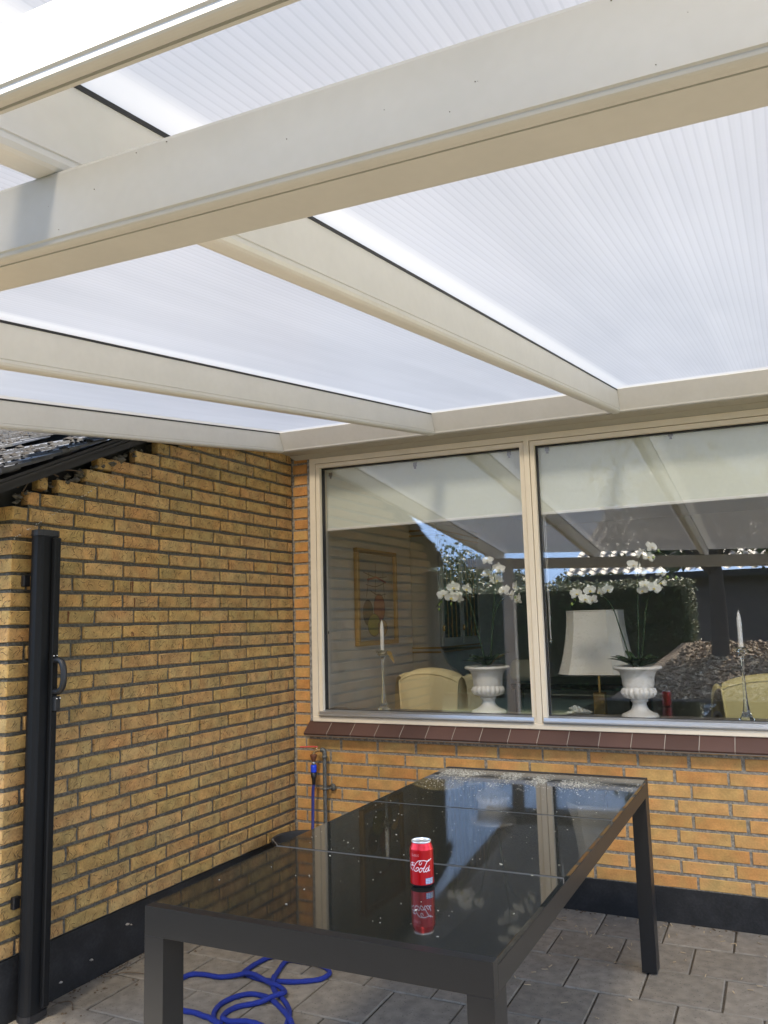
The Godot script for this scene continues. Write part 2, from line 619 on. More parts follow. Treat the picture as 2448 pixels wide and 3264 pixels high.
# ------------------------------------------------------------------ bricks
var brick_cache := {}
func brick_mesh(L: float, depth: float, wild: float, variant: int) -> ArrayMesh:
	var key := "%d_%d_%d_%d" % [roundi(L * 500), roundi(depth * 500), roundi(wild * 1e5), variant]
	if brick_cache.has(key):
		return brick_cache[key]
	rng.seed = hash(key)
	var b := MB.new()
	var xs := [0.0, 0.33, 0.67, 1.0]
	var rim := []
	for x in xs:
		rim.append(Vector2(x * L, 0))
	rim.append(Vector2(L, BRICK_H * 0.5))
	for k in 4:
		rim.append(Vector2(xs[3 - k] * L, BRICK_H))
	rim.append(Vector2(0, BRICK_H * 0.5))
	var front := []
	var side := []
	var back := []
	var c := Vector2(L, BRICK_H) * 0.5
	for p in rim:
		var inw: Vector2 = (c - p)
		inw = Vector2(signf(inw.x) if absf(p.x - c.x) > L * 0.4 else 0.0, signf(inw.y) if absf(p.y - c.y) > BRICK_H * 0.3 else 0.0)
		var q: Vector2 = p + inw * rng.randf_range(0.0, wild)
		side.append(Vector3(q.x, q.y, -0.0035 - rng.randf() * wild))
		back.append(Vector3(p.x, p.y, -depth))
		q += inw * rng.randf_range(0.0015, 0.0025 + wild)
		front.append(Vector3(q.x, q.y, rng.randf_range(-wild, wild) * 0.3))
	var mid := Vector3(c.x, c.y, rng.randf_range(-wild, wild) * 0.3)
	for k in 10:
		var j := (k + 1) % 10
		b.tri(mid, front[k], front[j])
		b.quad(side[k], side[j], front[j], front[k])
		b.quad(back[k], back[j], side[j], side[k])
	var m := b.mesh()
	brick_cache[key] = m
	return m

func lay(parent: Node3D, at: Vector3, L: float, along_left: bool, old: bool, depth := 0.04) -> void:
	var keep := rng.state
	var m := brick_mesh(L, depth, 0.0034 if old else 0.0011, rng.randi() % 5)
	rng.state = keep
	var which := rng.randi() % (8 if old else 5)
	rng.randi()
	var o := part("brick", m, M[("old_brick_%d" if old else "new_brick_%d") % which], parent, at)
	var rx := rng.randf_range(-0.004, 0.004) if old else 0.0
	o.rotation = Vector3(rx, PI / 2 if along_left else 0.0, 0)

# ------------------------------------------------------------------ house: wall, sill, window
func brick_house() -> void:
	var h := thing("brick_house", "yellow brick house with wide cream window above dark plinth behind the table", "house")
	var w := MB.new()
	w.box(Vector3(-0.05, 0.0, -0.12), Vector3(3.7, 0.86, -0.0045))
	w.box(Vector3(-4.2, 0.86, -0.12), Vector3(0.1135, 2.62, -0.006))
	w.box(Vector3(3.06, 0.86, -0.12), Vector3(3.7, 2.62, -0.006))
	w.box(Vector3(0.1135, 2.5, -0.12), Vector3(3.06, 2.62, -0.006))
	part("mortar_wall", w, M.mortar, h)
	var p := MB.new()
	p.box(Vector3(0.003, -0.15, -0.1), Vector3(3.7, 0.160, 0.004))
	part("plinth", p, M.tar, h)
	var g := MB.new()
	g.box(Vector3(0.1135, 0.875, -0.1), Vector3(0.137, 2.50, 0.001))
	part("render_strip", g, M.grey_render, h)
	rng.seed = 77
	# courses below the window
	var start := [0.013, 0.085, 0.013, 0.085, 0.013, 0.085, 0.013, 0.085, 0.013, 0.085]
	for r in 10:
		var x: float = start[r]
		if r % 2 == 1:
			lay(h, Vector3(0.006, course_y(r), 0), 0.068, false, false)
		while x < 3.65:
			var L := minf(0.230 + rng.randf_range(-0.003, 0.003), 3.69 - x)
			if L > 0.05:
				lay(h, Vector3(x, course_y(r), rng.randf_range(-0.001, 0.001)), L, false, false)
			x += 0.2425
	for r in range(-25, 0):
		var x0 := 0.004 if posmod(r, 2) == 1 else 0.013
		lay(h, Vector3(x0, course_y(r), 0), 0.1105 - x0, false, false)
		lay(h, Vector3(3.075, course_y(r), 0), 0.23, false, false)
		lay(h, Vector3(3.317, course_y(r), 0), 0.23, false, false)
	# sloping sill tiles with pale grout between them
	var gr := MB.new()
	var sy := func(z: float) -> float: return 0.887 - z * 0.83
	gr.hexa([Vector3(0.110, sy.call(0.074) - 0.018, 0.066), Vector3(3.1, sy.call(0.074) - 0.018, 0.066), Vector3(3.1, 0.855, -0.03), Vector3(0.110, 0.855, -0.03), Vector3(0.110, sy.call(0.074) - 0.002, 0.074), Vector3(3.1, sy.call(0.074) - 0.002, 0.074), Vector3(3.1, sy.call(-0.03) - 0.002, -0.03), Vector3(0.110, sy.call(-0.03) - 0.002, -0.03)])
	part("grout_bed", gr, M.grout, h)
	var tile := MB.new()
	tile.cbox(Vector3(0, -0.014, -0.058), Vector3(0.1552, 0.0, 0.056), 0.0016)
	var tm := tile.mesh()
	for k in 19:
		var o := part("sill_tile", tm, M["sill_tile_%d" % (k * 7 % 3)], h, Vector3(0.1085 + 0.158 * k, sy.call(0.035) + rng.randf_range(-0.0006, 0.0006), 0.035))
		o.rotation.x = 0.692
	# the window
	var win := Node3D.new()
	win.name = "window"
	h.add_child(win)
	var x_l := 0.137
	var x_r := 3.06
	var stile := func(xa: float, xb: float, za: float, zb: float, ya: float, drop: float) -> MB:
		var b := MB.new()
		b.hexa([Vector3(xa, ya, zb), Vector3(xb, ya, zb), Vector3(xb, ya, za), Vector3(xa, ya, za), Vector3(xa, frame_top(xa) - drop, zb), Vector3(xb, frame_top(xb) - drop, zb), Vector3(xb, frame_top(xb) - drop, za), Vector3(xa, frame_top(xa) - drop, za)])
		return b
	var top := func(xa: float, xb: float, za: float, zb: float, d0: float, d1: float) -> MB:
		var b := MB.new()
		b.hexa([Vector3(xa, frame_top(xa) - d1, zb), Vector3(xb, frame_top(xb) - d1, zb), Vector3(xb, frame_top(xb) - d1, za), Vector3(xa, frame_top(xa) - d1, za), Vector3(xa, frame_top(xa) - d0, zb), Vector3(xb, frame_top(xb) - d0, zb), Vector3(xb, frame_top(xb) - d0, za), Vector3(xa, frame_top(xa) - d0, za)])
		return b
	# outer frame, then the slimmer beads a shadow gap inside it
	part("frame", stile.call(x_l, 0.176, -0.09, 0.012, 0.915, 0.033), M.window_paint, win)
	part("frame", stile.call(3.02, x_r, -0.09, 0.012, 0.915, 0.033), M.window_paint, win)
	part("frame", top.call(x_l, x_r, -0.09, 0.013, 0.0, 0.033), M.window_paint, win)
	var sb := MB.new()
	sb.cbox(Vector3(x_l, 0.884, -0.09), Vector3(x_r, 0.915, 0.014), 0.003)
	part("frame", sb, M.window_paint, win)
	part("mullion", stile.call(1.5185, 1.5475, -0.09, 0.013, 0.915, 0.033), M.window_paint, win)
	for e in [[0.179, 0.205], [1.4915, 1.5155], [1.5505, 1.5745], [2.99, 3.017]]:
		part("glazing_bead", stile.call(e[0], e[1], -0.08, 0.006, 0.915, 0.036), M.window_paint, win)
	for e in [[0.205, 1.4915], [1.5745, 2.99]]:
		part("glazing_bead", top.call(e[0], e[1], -0.08, 0.0055, 0.036, 0.060), M.window_paint, win)
		# black gasket round the pane
		part("gasket", top.call(e[0], e[1], -0.05, -0.020, 0.0602, 0.0672), M.rubber, win)
		part("gasket", stile.call(e[0], e[0] + 0.007, -0.05, -0.020, 0.951, 0.0672), M.rubber, win)
		part("gasket", stile.call(e[1] - 0.007, e[1], -0.05, -0.020, 0.951, 0.0672), M.rubber, win)
		var gb := MB.new()
		gb.box(Vector3(e[0], 0.945, -0.05), Vector3(e[1], 0.9535, -0.018))
		part("gasket", gb, M.rubber, win)
		# aluminium drip rail
		var al := MB.new()
		al.extrude(PackedVector2Array([Vector2(-0.02, 0.917), Vector2(0.026, 0.917), Vector2(0.028, 0.924), Vector2(0.018, 0.929), Vector2(0.016, 0.945), Vector2(-0.017, 0.9525), Vector2(-0.02, 0.9525)]), Vector3(e[0] - 0.018, 0, 0), Vector3.BACK, Vector3.UP, Vector3(e[1] + 0.012, 0, 0), Vector3.BACK, Vector3.UP)
		part("drip_rail", al, M.aluminium, win)
		for zz in [-0.032, -0.046, -0.060]:  # third pane is added to strengthen the reflections
			var gl := MB.new()
			gl.hexa([Vector3(e[0], 0.95, zz + 0.002), Vector3(e[1], 0.95, zz + 0.002), Vector3(e[1], 0.95, zz - 0.002), Vector3(e[0], 0.95, zz - 0.002), Vector3(e[0], frame_top(e[0]) - 0.062, zz + 0.002), Vector3(e[1], frame_top(e[1]) - 0.062, zz + 0.002), Vector3(e[1], frame_top(e[1]) - 0.062, zz - 0.002), Vector3(e[0], frame_top(e[0]) - 0.062, zz - 0.002)])
			part("pane", gl, M.pane_glass, win)
	# house roof over the room, out of sight above the patio roof
	var rf := MB.new()
	rf.hexa([Vector3(-4.2, 2.625, 0.0), Vector3(6.2, 2.625, 0.0), Vector3(6.2, 2.625, -6.2), Vector3(-4.2, 2.625, -6.2), Vector3(-4.2, 2.65, 0.0), Vector3(6.2, 2.65, 0.0), Vector3(6.2, 3.7, -6.2), Vector3(-4.2, 3.7, -6.2)])
	part("roof", rf, M.roof_tile, h)

# ------------------------------------------------------------------ garage with its slate roof
const G_END := 2.06
func verge_y(z: float) -> float:
	return 2.03 + (2.146 - z) * 0.458

func garage() -> void:
	var g := thing("garage", "low garage with weathered yellow brick gable and mossy slate roof at left", "garage")
	var mw := MB.new()
	mw.box(Vector3(-0.25, 0.0, 0.0), Vector3(-0.009, 0.25, G_END - 0.012))
	mw.box(Vector3(-1.6, 0.0, G_END - 0.2), Vector3(-0.11, 1.97, G_END - 0.011))
	rng.seed = 5
	var zl := 0.0
	for r in range(8, -31, -1):
		var y := course_y(r)
		var top := y + BRICK_H
		var lim := minf(G_END, 2.146 - (top + 0.062 - 2.03) / 0.458)
		if lim < 0.1 or top > 2.55:
			continue
		mw.box(Vector3(-0.1, y - 0.012, 0.0), Vector3(-0.010 + rng.randf_range(-0.001, 0.001), top + (0.001 if lim == G_END else -0.004), lim - 0.010))
		# wild bond: whole stretchers, or started with a short piece
		var z := 0.004
		var lens := []
		if posmod(r, 2) == 0:
			lens.append(0.160 if posmod(r, 4) == 2 else 0.050)
		var first := true
		while z < lim - 0.03:
			var L: float = lens[0] if first and lens.size() else 0.228
			if first and lens.size() == 0:
				L = 0.232
			first = false
			var z1 := minf(z + L, lim)
			if lim - z1 < 0.075:
				z1 = lim if lim - z < 0.27 else z1
			if z1 - z > 0.035:
				var end := z1 >= G_END - 0.001
				lay(g, Vector3(rng.randf_range(-0.0015, 0.0015), y + rng.randf_range(-0.001, 0.001), z1), z1 - z, true, true, (0.108 if posmod(r, 2) else 0.2) if end else 0.04)
			z = z1 + 0.012
		# round the corner, facing the garden
		if lim == G_END:
			var x := -(0.108 if posmod(r, 2) else 0.2) - 0.012
			for k in 3:
				lay(g, Vector3(x - 0.228, y, G_END), 0.228, false, true)
				x -= 0.24
	part("mortar_wall", mw, M.old_mortar, g)
	# ragged white line where an old roof edge met the wall, and rust runs
	rng.seed = 14
	var lime := MB.new()
	var a0 := Vector3(0.001, 1.834, 2.055)
	var a1 := Vector3(0.001, 2.177, 1.499)
	for k in 90:
		var f := (k + rng.randf()) / 90.0
		if sin(f * 37.0) + sin(f * 61.0) < -0.5:
			continue
		var c := a0.lerp(a1, f) + Vector3(0, rng.randfn() * 0.0025, 0)
		crumb(lime, c, rng.randf_range(0.0015, 0.0045))
	part("lime_line", lime, M.lime, g).set_meta("kind", "stuff")
	var rust := MB.new()
	for q in [[1.686, 1.386, 0.052, 0.006], [1.684, 1.398, 0.050, 0.0035], [1.609, 1.372, 0.045, 0.005], [1.45, 1.386, 0.02, 0.004], [1.447, 1.378, 0.016, 0.0035], [1.546, 1.765, 0.05, 0.005]]:
		var row := []
		for k in 5:
			var t := k / 4.0
			var y: float = q[0] - q[2] * t
			var w: float = q[3] * (1.0 - 0.45 * t) * rng.randf_range(0.8, 1.2)
			var z: float = q[1] + rng.randf_range(-0.0012, 0.0012)
			row.append(PackedVector3Array([Vector3(0.0020, y, z + w), Vector3(0.0024, y, z), Vector3(0.0020, y, z - w)]))
		rust.surf(row)
	part("rust_run", rust, M.rust, g).set_meta("kind", "stuff")
	# loose header bricks left standing on the raked courses
	lay(g, Vector3(-0.002, course_y(-18) + 0.0005, 1.936), 0.052, true, true)
	lay(g, Vector3(-0.004, course_y(-20) - 0.001, 1.612), 0.090, true, true)
	var pl := MB.new()
	pl.box(Vector3(-0.2, -0.15, 0.006), Vector3(0.003, 0.231, G_END + 0.003))
	pl.box(Vector3(-1.6, -0.15, G_END - 0.2), Vector3(-0.2, 0.2305, G_END + 0.0025))
	part("plinth", pl, M.tar, g)
	# dark sheet put in for the hollow's shade, and crumbled mortar under the verge
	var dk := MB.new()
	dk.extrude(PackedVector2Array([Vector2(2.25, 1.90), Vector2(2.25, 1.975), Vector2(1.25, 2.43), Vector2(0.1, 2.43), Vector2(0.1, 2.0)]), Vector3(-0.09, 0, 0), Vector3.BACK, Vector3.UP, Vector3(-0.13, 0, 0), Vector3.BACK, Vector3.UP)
	part("hollow_backing", dk, M.dark_wood, g)
	rng.seed = 21
	var crumbs := MB.new()
	for k in 80:
		var z := rng.randf_range(1.30, 2.04)
		var top := verge_y(z) - rng.randf_range(0.06, 0.10)
		crumb(crumbs, Vector3(rng.randf_range(-0.03, -0.006), top, z), rng.randf_range(0.006, 0.020) * (1.7 if rng.randf() < 0.2 else 1.0))
	var cr := part("mortar_crumbs", crumbs, M.old_mortar, g)
	cr.set_meta("kind", "stuff")
	var vine := MB.new()
	for q in [[2.045, 2.045, 1.99, 2.10, 1.93, 2.09], [2.02, 2.03, 1.95, 2.135, 1.84, 2.12], [1.88, 2.13, 1.80, 2.155, 1.70, 2.16]]:
		vine.tube(spline([Vector3(0.004, q[1], q[0]), Vector3(0.016, q[3], q[2]), Vector3(0.006, q[5], q[4])], 6), 0.0028, 5)
	part("dead_creeper", vine, M.twig_bark, g)
	# roof: deck, verge boards, slates laid in courses, moss on them
	var deck := MB.new()
	deck.hexa([Vector3(-4.2, 2.012 - 0.075, 2.30), Vector3(0.024, 2.012 - 0.075, 2.30), Vector3(0.024, 2.402, 1.25), Vector3(-4.2, 2.402, 1.25), Vector3(-4.2, 2.012 - 0.045, 2.30), Vector3(0.024, 2.012 - 0.045, 2.30), Vector3(0.024, 2.433, 1.25), Vector3(-4.2, 2.433, 1.25)])
	deck.box(Vector3(-0.4, 2.40, 0.0), Vector3(-0.012, 2.43, 1.248))
	deck.hexa([Vector3(-4.2, 2.397, 1.25), Vector3(-1.0, 2.397, 1.25), Vector3(-1.0, 2.729, 0.5), Vector3(-4.2, 3.437, -1.1), Vector3(-4.2, 2.433, 1.25), Vector3(-1.0, 2.433, 1.25), Vector3(-1.0, 2.765, 0.5), Vector3(-4.2, 3.473, -1.1)])
	var roof := part("roof", deck, M.dark_wood, g)
	var vb := MB.new()
	for k in 2:
		var lift := 0.0 + 0.016 * k
		var xo := 0.030 - 0.005 * k
		var a := Vector3(0, verge_y(2.3) + lift, 2.3)
		var b := Vector3(0, verge_y(1.25) + lift, 1.25)
		vb.hexa([a + Vector3(-0.05, 0, 0), a + Vector3(xo, 0, 0), b + Vector3(xo, 0, 0), b + Vector3(-0.05, 0, 0), a + Vector3(-0.05, 0.013, 0), a + Vector3(xo, 0.013, 0), b + Vector3(xo, 0.013, 0), b + Vector3(-0.05, 0.013, 0)])
	part("verge_strip", vb, M.dark_wood, roof)
	var sl := []
	for k in 4:
		var b := MB.new()
		rng.seed = 300 + k
		var p := []
		for q in [Vector3(0, 0, 0), Vector3(0.296, 0, 0), Vector3(0.296, 0, -0.27), Vector3(0, 0, -0.27)]:
			p.append(q)
		for q in [Vector3(0, 0.015, 0), Vector3(0.296, 0.015, 0), Vector3(0.296, 0.006, -0.27), Vector3(0, 0.006, -0.27)]:
			p.append(q + Vector3(0, rng.randf_range(-0.002, 0.003), rng.randf_range(-0.006, 0.006)))
		b.hexa(p)
		sl.append(b.mesh())
	rng.seed = 9
	var ang := atan(0.443)
	var moss := MB.new()
	for i in 23:
		var z := 2.29 - 0.15 * i
		for j in 14:
			var x := 0.022 - 0.30 * (j + 1) + (0.15 if i % 2 else 0.0)
			if x < -4.2 or (i > 5 and (x > -1.3 or z - 0.27 < 0.5 + 0.5 * (x + 1.0))):
				continue
			var L := minf(0.296, 0.028 - x)
			var o := part("slate", sl[rng.randi() % 4], M["slate_%d" % (rng.randi() % 4)], roof, Vector3(x, 2.012 + (2.29 - z) * 0.443 + 0.008 + rng.randf_range(0, 0.003), z))
			o.rotation = Vector3(ang - 0.035, 0, rng.randf_range(-0.008, 0.008))
			o.scale = Vector3(L / 0.296, 1, 1)
			for k in 16:
				var mx := x + 0.01 + rng.randf() * (L - 0.015)
				var mz := z - 0.005 - 0.1 * rng.randf() * rng.randf()
				crumb(moss, Vector3(mx, 2.012 + (2.29 - mz) * 0.443 + 0.022, mz), rng.randf_range(0.006, 0.014) * (2.2 if rng.randf() < 0.25 else 1.0))
	var ms := part("moss", moss, M.moss, roof)
	ms.set_meta("kind", "stuff")

func crumb(b: MB, at: Vector3, r: float) -> void:
	var p := []
	for k in 6:
		var d: Vector3 = [Vector3.RIGHT, Vector3.FORWARD, Vector3.LEFT, Vector3.BACK, Vector3.UP, Vector3.DOWN][k]
		p.append(at + d * r * rng.randf_range(0.6, 1.3) * (0.6 if k > 3 else 1.0))
	for k in 4:
		b.tri(p[k], p[(k + 1) % 4], p[4])
		b.tri(p[(k + 1) % 4], p[k], p[5])

# ------------------------------------------------------------------ patio roof
func patio_roof() -> void:
	var t := thing("patio_roof", "cream timber patio roof with ribbed translucent sheets overhead", "patio roof")
	# wall plate along the house, its face leaning out at the top
	var wp := MB.new()
	var za := 3.99
	var prof := PackedVector2Array([Vector2(0.002, 0.0), Vector2(0.144, 0.0), Vector2(0.150, 0.004), Vector2(0.152, 0.012), Vector2(0.205, 0.112), Vector2(0.002, 0.112)])
	var o0 := Vector3(-0.004, roof_y(-0.004, 0.15) + 0.006, 0)
	var o1 := Vector3(4.3, roof_y(4.3, 0.15) + 0.006, 0)
	wp.extrude(prof, o0, Vector3.BACK, Vector3.UP, o1, Vector3.BACK, Vector3.UP)
	part("wall_plate", wp, M.cream_paint, t)
	var so := MB.new()
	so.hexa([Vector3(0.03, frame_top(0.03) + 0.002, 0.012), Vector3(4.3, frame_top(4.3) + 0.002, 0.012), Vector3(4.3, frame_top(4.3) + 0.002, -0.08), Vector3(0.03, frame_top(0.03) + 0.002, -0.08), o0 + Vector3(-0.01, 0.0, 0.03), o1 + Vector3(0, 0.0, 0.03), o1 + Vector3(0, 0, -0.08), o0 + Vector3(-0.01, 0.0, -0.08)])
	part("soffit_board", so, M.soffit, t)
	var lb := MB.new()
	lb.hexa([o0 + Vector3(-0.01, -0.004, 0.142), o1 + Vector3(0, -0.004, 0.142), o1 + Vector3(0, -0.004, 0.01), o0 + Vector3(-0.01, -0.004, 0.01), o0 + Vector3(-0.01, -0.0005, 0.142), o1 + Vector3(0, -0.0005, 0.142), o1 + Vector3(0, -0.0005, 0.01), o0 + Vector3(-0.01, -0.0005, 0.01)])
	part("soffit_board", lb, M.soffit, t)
	# rafters with a bead along the lower edge
	var rp := PackedVector2Array([Vector2(-0.048, 0.112), Vector2(-0.048, 0.020), Vector2(-0.0462, 0.019), Vector2(-0.0462, 0.017), Vector2(-0.048, 0.016), Vector2(-0.048, 0.010), Vector2(-0.045, 0.004), Vector2(-0.040, 0.001), Vector2(-0.034, 0.0), Vector2(-0.014, 0.0), Vector2(-0.008, 0.001), Vector2(-0.003, 0.004), Vector2(0.0, 0.010), Vector2(0.0, 0.016), Vector2(-0.0018, 0.017), Vector2(-0.0018, 0.019), Vector2(0.0, 0.020), Vector2(0.0, 0.112)])
	var xr := [0.042, 1.055, 2.073, 3.09, 4.11]
	for k in 5:
		var x: float = xr[k]
		var r := MB.new()
		r.extrude(rp, Vector3(x, roof_y(x, za), za), Vector3.RIGHT, Vector3.UP, Vector3(x, roof_y(x, 0.15), 0.15), Vector3.RIGHT, Vector3(0, 1, 0.47))
		part("rafter", r, M.cream_paint, t)
		var gk := MB.new()
		gk.extrude(PackedVector2Array([Vector2(-0.044, 0.1125), Vector2(0.0015, 0.1125), Vector2(0.0015, 0.1195), Vector2(-0.044, 0.1195)]), Vector3(x, roof_y(x, za), za), Vector3.RIGHT, Vector3.UP, Vector3(x, roof_y(x, 0.2), 0.2), Vector3.RIGHT, Vector3.UP)
		part("gasket", gk, M.rubber, t)
		if k < 4:
			# two sheets of twin-wall between each pair of rafters
			var x0: float = xr[k] - 0.024
			var x1: float = xr[k + 1] - 0.024
			var b := MB.new()
			var q := []
			for y in [0.120, 0.130]:
				q.append_array([Vector3(x0 + 0.004, roof_y(x0, za) + y, za), Vector3(x1 - 0.004, roof_y(x1, za) + y, za), Vector3(x1 - 0.004, roof_y(x1, 0.17) + y, 0.17), Vector3(x0 + 0.004, roof_y(x0, 0.17) + y, 0.17)])
			# underside carries the rib pattern, running down the slope
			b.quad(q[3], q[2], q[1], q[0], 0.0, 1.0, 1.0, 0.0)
			b.quad(q[0], q[1], q[5], q[4], 0.3, 0.3, 0.31, 0.31)
			b.quad(q[2], q[3], q[7], q[6], 0.3, 0.3, 0.31, 0.31)
			b.quad(q[1], q[2], q[6], q[5], 0.3, 0.3, 0.31, 0.31)
			b.quad(q[3], q[0], q[4], q[7], 0.3, 0.3, 0.31, 0.31)
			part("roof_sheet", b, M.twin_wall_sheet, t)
	var fs := MB.new()
	fs.hexa([Vector3(-0.16, roof_y(0, 2.2) + 0.121, 2.2), Vector3(0.03, roof_y(0, 2.2) + 0.121, 2.2), Vector3(0.03, roof_y(0, 0.0) + 0.121, 0.0), Vector3(-0.16, roof_y(0, 0.0) + 0.121, 0.0), Vector3(-0.16, roof_y(0, 2.2) + 0.135, 2.2), Vector3(0.03, roof_y(0, 2.2) + 0.135, 2.2), Vector3(0.03, roof_y(0, 0.0) + 0.135, 0.0), Vector3(-0.16, roof_y(0, 0.0) + 0.135, 0.0)])
	part("added_sun_stop", fs, M.zinc_pipe, t)  # added strip, stops sun leaking in beside the first rafter
	# carrying beam under the rafters, and the outer one at the eaves
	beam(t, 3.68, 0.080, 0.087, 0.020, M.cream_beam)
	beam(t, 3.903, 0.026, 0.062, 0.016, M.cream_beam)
	rng.seed = 70
	var dirt := MB.new()
	for k in 34:
		var x := rng.randf_range(1.2, 3.2)
		crumb(dirt, Vector3(x, roof_y(x, 3.68) - 0.08 * rng.randf() - 0.004, 3.6803), rng.randf_range(0.0004, 0.0011))
	part("dirt_specks", dirt, M.twig_bark, t).set_meta("kind", "stuff")
	for px in [0.14, 4.15]:
		var b := MB.new()
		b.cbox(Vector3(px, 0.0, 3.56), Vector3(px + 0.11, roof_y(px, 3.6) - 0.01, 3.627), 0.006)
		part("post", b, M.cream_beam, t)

func beam(t: Node3D, z: float, w: float, h: float, bead: float, m: Material) -> void:
	# flat face, eased lower edge, then a shallow bead and a quirk on the underside
	var p := PackedVector2Array([Vector2(-w, -0.003), Vector2(-w, -h + 0.003), Vector2(-w + 0.003, -h)])
	p.append_array(PackedVector2Array([Vector2(-bead - 0.0035, -h), Vector2(-bead - 0.0030, -h + 0.0025), Vector2(-bead - 0.0005, -h + 0.0025), Vector2(-bead, -h)]))
	for k in 6:
		var a := PI * (k + 0.5) / 6.0
		p.append(Vector2(-bead + (bead - 0.003) * (1.0 - cos(a)) * 0.5, -h - 0.0025 * sin(a)))
	p.append_array(PackedVector2Array([Vector2(-0.0028, -h + 0.0010), Vector2(-0.0022, -h + 0.0035), Vector2(0.0, -h + 0.005), Vector2(0.0, -0.006), Vector2(-0.0015, -0.002), Vector2(-0.005, 0.0), Vector2(-w + 0.003, 0.0)]))
	var b := MB.new()
	b.extrude(p, Vector3(-0.25, roof_y(-0.25, z) + 0.001, z), Vector3.BACK, Vector3.UP, Vector3(4.4, roof_y(4.4, z) + 0.001, z), Vector3.BACK, Vector3.UP)
	part("beam", b, m, t)

# ------------------------------------------------------------------ ground, terrace, garden
func ground_and_garden() -> void:
	var g := MB.new()
	g.quad(Vector3(-120, -0.035, 130), Vector3(120, -0.035, 130), Vector3(120, -0.035, -60), Vector3(-120, -0.035, -60))
	struct("ground", g, M.lawn)
	var hd := thing("hedge", "long dense dark green hedge across the garden, mirrored in the window", "hedge", Vector3(-2.6, 0, 11.2))
	leafy_box(hd, Vector3(-4.6, 0.05, -0.55), Vector3(3.7, 2.05, 0.55), 6500, 0.055, 41)
	# bed of bark chips that slopes up behind a low kerb
	var bed := MB.new()
	bed.hexa([Vector3(0.3, -0.04, 7.4), Vector3(7, -0.04, 7.4), Vector3(7, -0.04, 10.4), Vector3(1.0, -0.04, 10.4), Vector3(0.3, 0.28, 7.4), Vector3(7, 0.28, 7.4), Vector3(7, 0.98, 10.4), Vector3(1.0, 0.98, 10.4)])
	struct("planting_bed_ground", bed, M.chip_1)
	rng.seed = 61
	var cb := MB.new()
	cb.box(Vector3(-0.05, -0.008, -0.018), Vector3(0.05, 0.008, 0.018))
	for k in 3:
		var mm := MultiMesh.new()
		mm.transform_format = MultiMesh.TRANSFORM_3D
		mm.mesh = cb.mesh()
		mm.instance_count = 2200
		for i in 2200:
			var z := rng.randf_range(7.42, 10.38)
			var x := rng.randf_range(0.5 + (z - 7.4) * 0.23, 6.9)
			var bs := Basis.from_euler(Vector3(rng.randf_range(-0.7, 0.7), rng.randf() * TAU, rng.randf_range(-0.7, 0.7)))
			mm.set_instance_transform(i, Transform3D(bs, Vector3(x, 0.285 + (z - 7.4) * 0.2333 + rng.randf_range(0, 0.02), z)))
		var mi := MultiMeshInstance3D.new()
		mi.name = numbered("bark_chips")
		mi.multimesh = mm
		mi.material_override = M["chip_%d" % k]
		add_child(mi)
		mi.set_meta("kind", "stuff")
		mi.set_meta("label", ["brown", "dark brown", "pale tan"][k] + " bark chips spread over the sunlit planting bed mirrored in the window")
		mi.set_meta("category", "bark chips")
	var kb := MB.new()
	kb.cbox(Vector3(0.2, -0.04, 7.28), Vector3(7, 0.33, 7.39), 0.01)
	single("bed_edging", "low dark timber edging in front of the bark chip bed", "edging", kb, M.timber_dark)
	# neighbour's house under a glazed tile roof
	var nh := thing("neighbour_house", "low brown house with glazed dark pantile roof beyond the hedge", "house", Vector3(2, 0, 18))
	var wl := MB.new()
	wl.box(Vector3(-4.2, -0.03, 0), Vector3(14, 2.38, 6))
	part("wall", wl, M.house_brown, nh)
	var fa := MB.new()
	fa.box(Vector3(-4.6, 2.36, -0.45), Vector3(14.4, 2.52, -0.40))
	part("fascia", fa, M.timber_dark, nh)
	var rf := MB.new()
	var P := []
	for i in 19:
		for half in 2:
			var row := PackedVector3Array()
			var z := -0.5 + 0.32 * (i + (0.02 if half == 0 else 0.98))
			var y := 2.54 + (z + 0.5) * 0.40 + (0.03 if half == 0 else 0.0)
			for j in 325:
				var x := -4.7 + 19.2 * j / 324.0
				row.append(Vector3(x, y + 0.035 * sin(TAU * x / 0.30), z))
			P.append(row)
	rf.surf(P, false, true)
	part("roof", rf, M.roof_tile, nh)
	var spots := [[-5.6, 20.5, 2.9, 1.5, "round leafy garden tree whose top shows in the left pane's mirror image"], [-8.2, 22.0, 3.6, 2.0, "broad taller tree at the far left of the mirrored garden"], [-3.4, 24.0, 3.0, 1.3, "slim tree between the neighbour's roof and the broad tree"], [1.62, 9.6, 4.2, 1.7, "added dark tree standing in for an unclear mirrored shape by the bark bed"]]  # last tree stands in for a dark mirrored shape of unknown kind
	for s in spots:
		tree(Vector3(s[0], -0.03, s[1]), s[2], s[3], s[4])

func leaf_mesh(s: float) -> ArrayMesh:
	var b := MB.new()
	b.quad(Vector3(0, 0, 0), Vector3(s * 0.45, s * 0.1, s * 0.5), Vector3(0, 0, s), Vector3(-s * 0.45, s * 0.1, s * 0.5))
	return b.mesh()

func scatter(parent: Node3D, called: String, shape: ArrayMesh, m: Material, xf: Array) -> void:
	var mm := MultiMesh.new()
	mm.transform_format = MultiMesh.TRANSFORM_3D
	mm.mesh = shape
	mm.instance_count = xf.size()
	for i in xf.size():
		mm.set_instance_transform(i, xf[i])
	var mi := MultiMeshInstance3D.new()
	mi.name = called
	mi.multimesh = mm
	mi.material_override = m
	parent.add_child(mi, true)
	mi.set_meta("kind", "stuff")

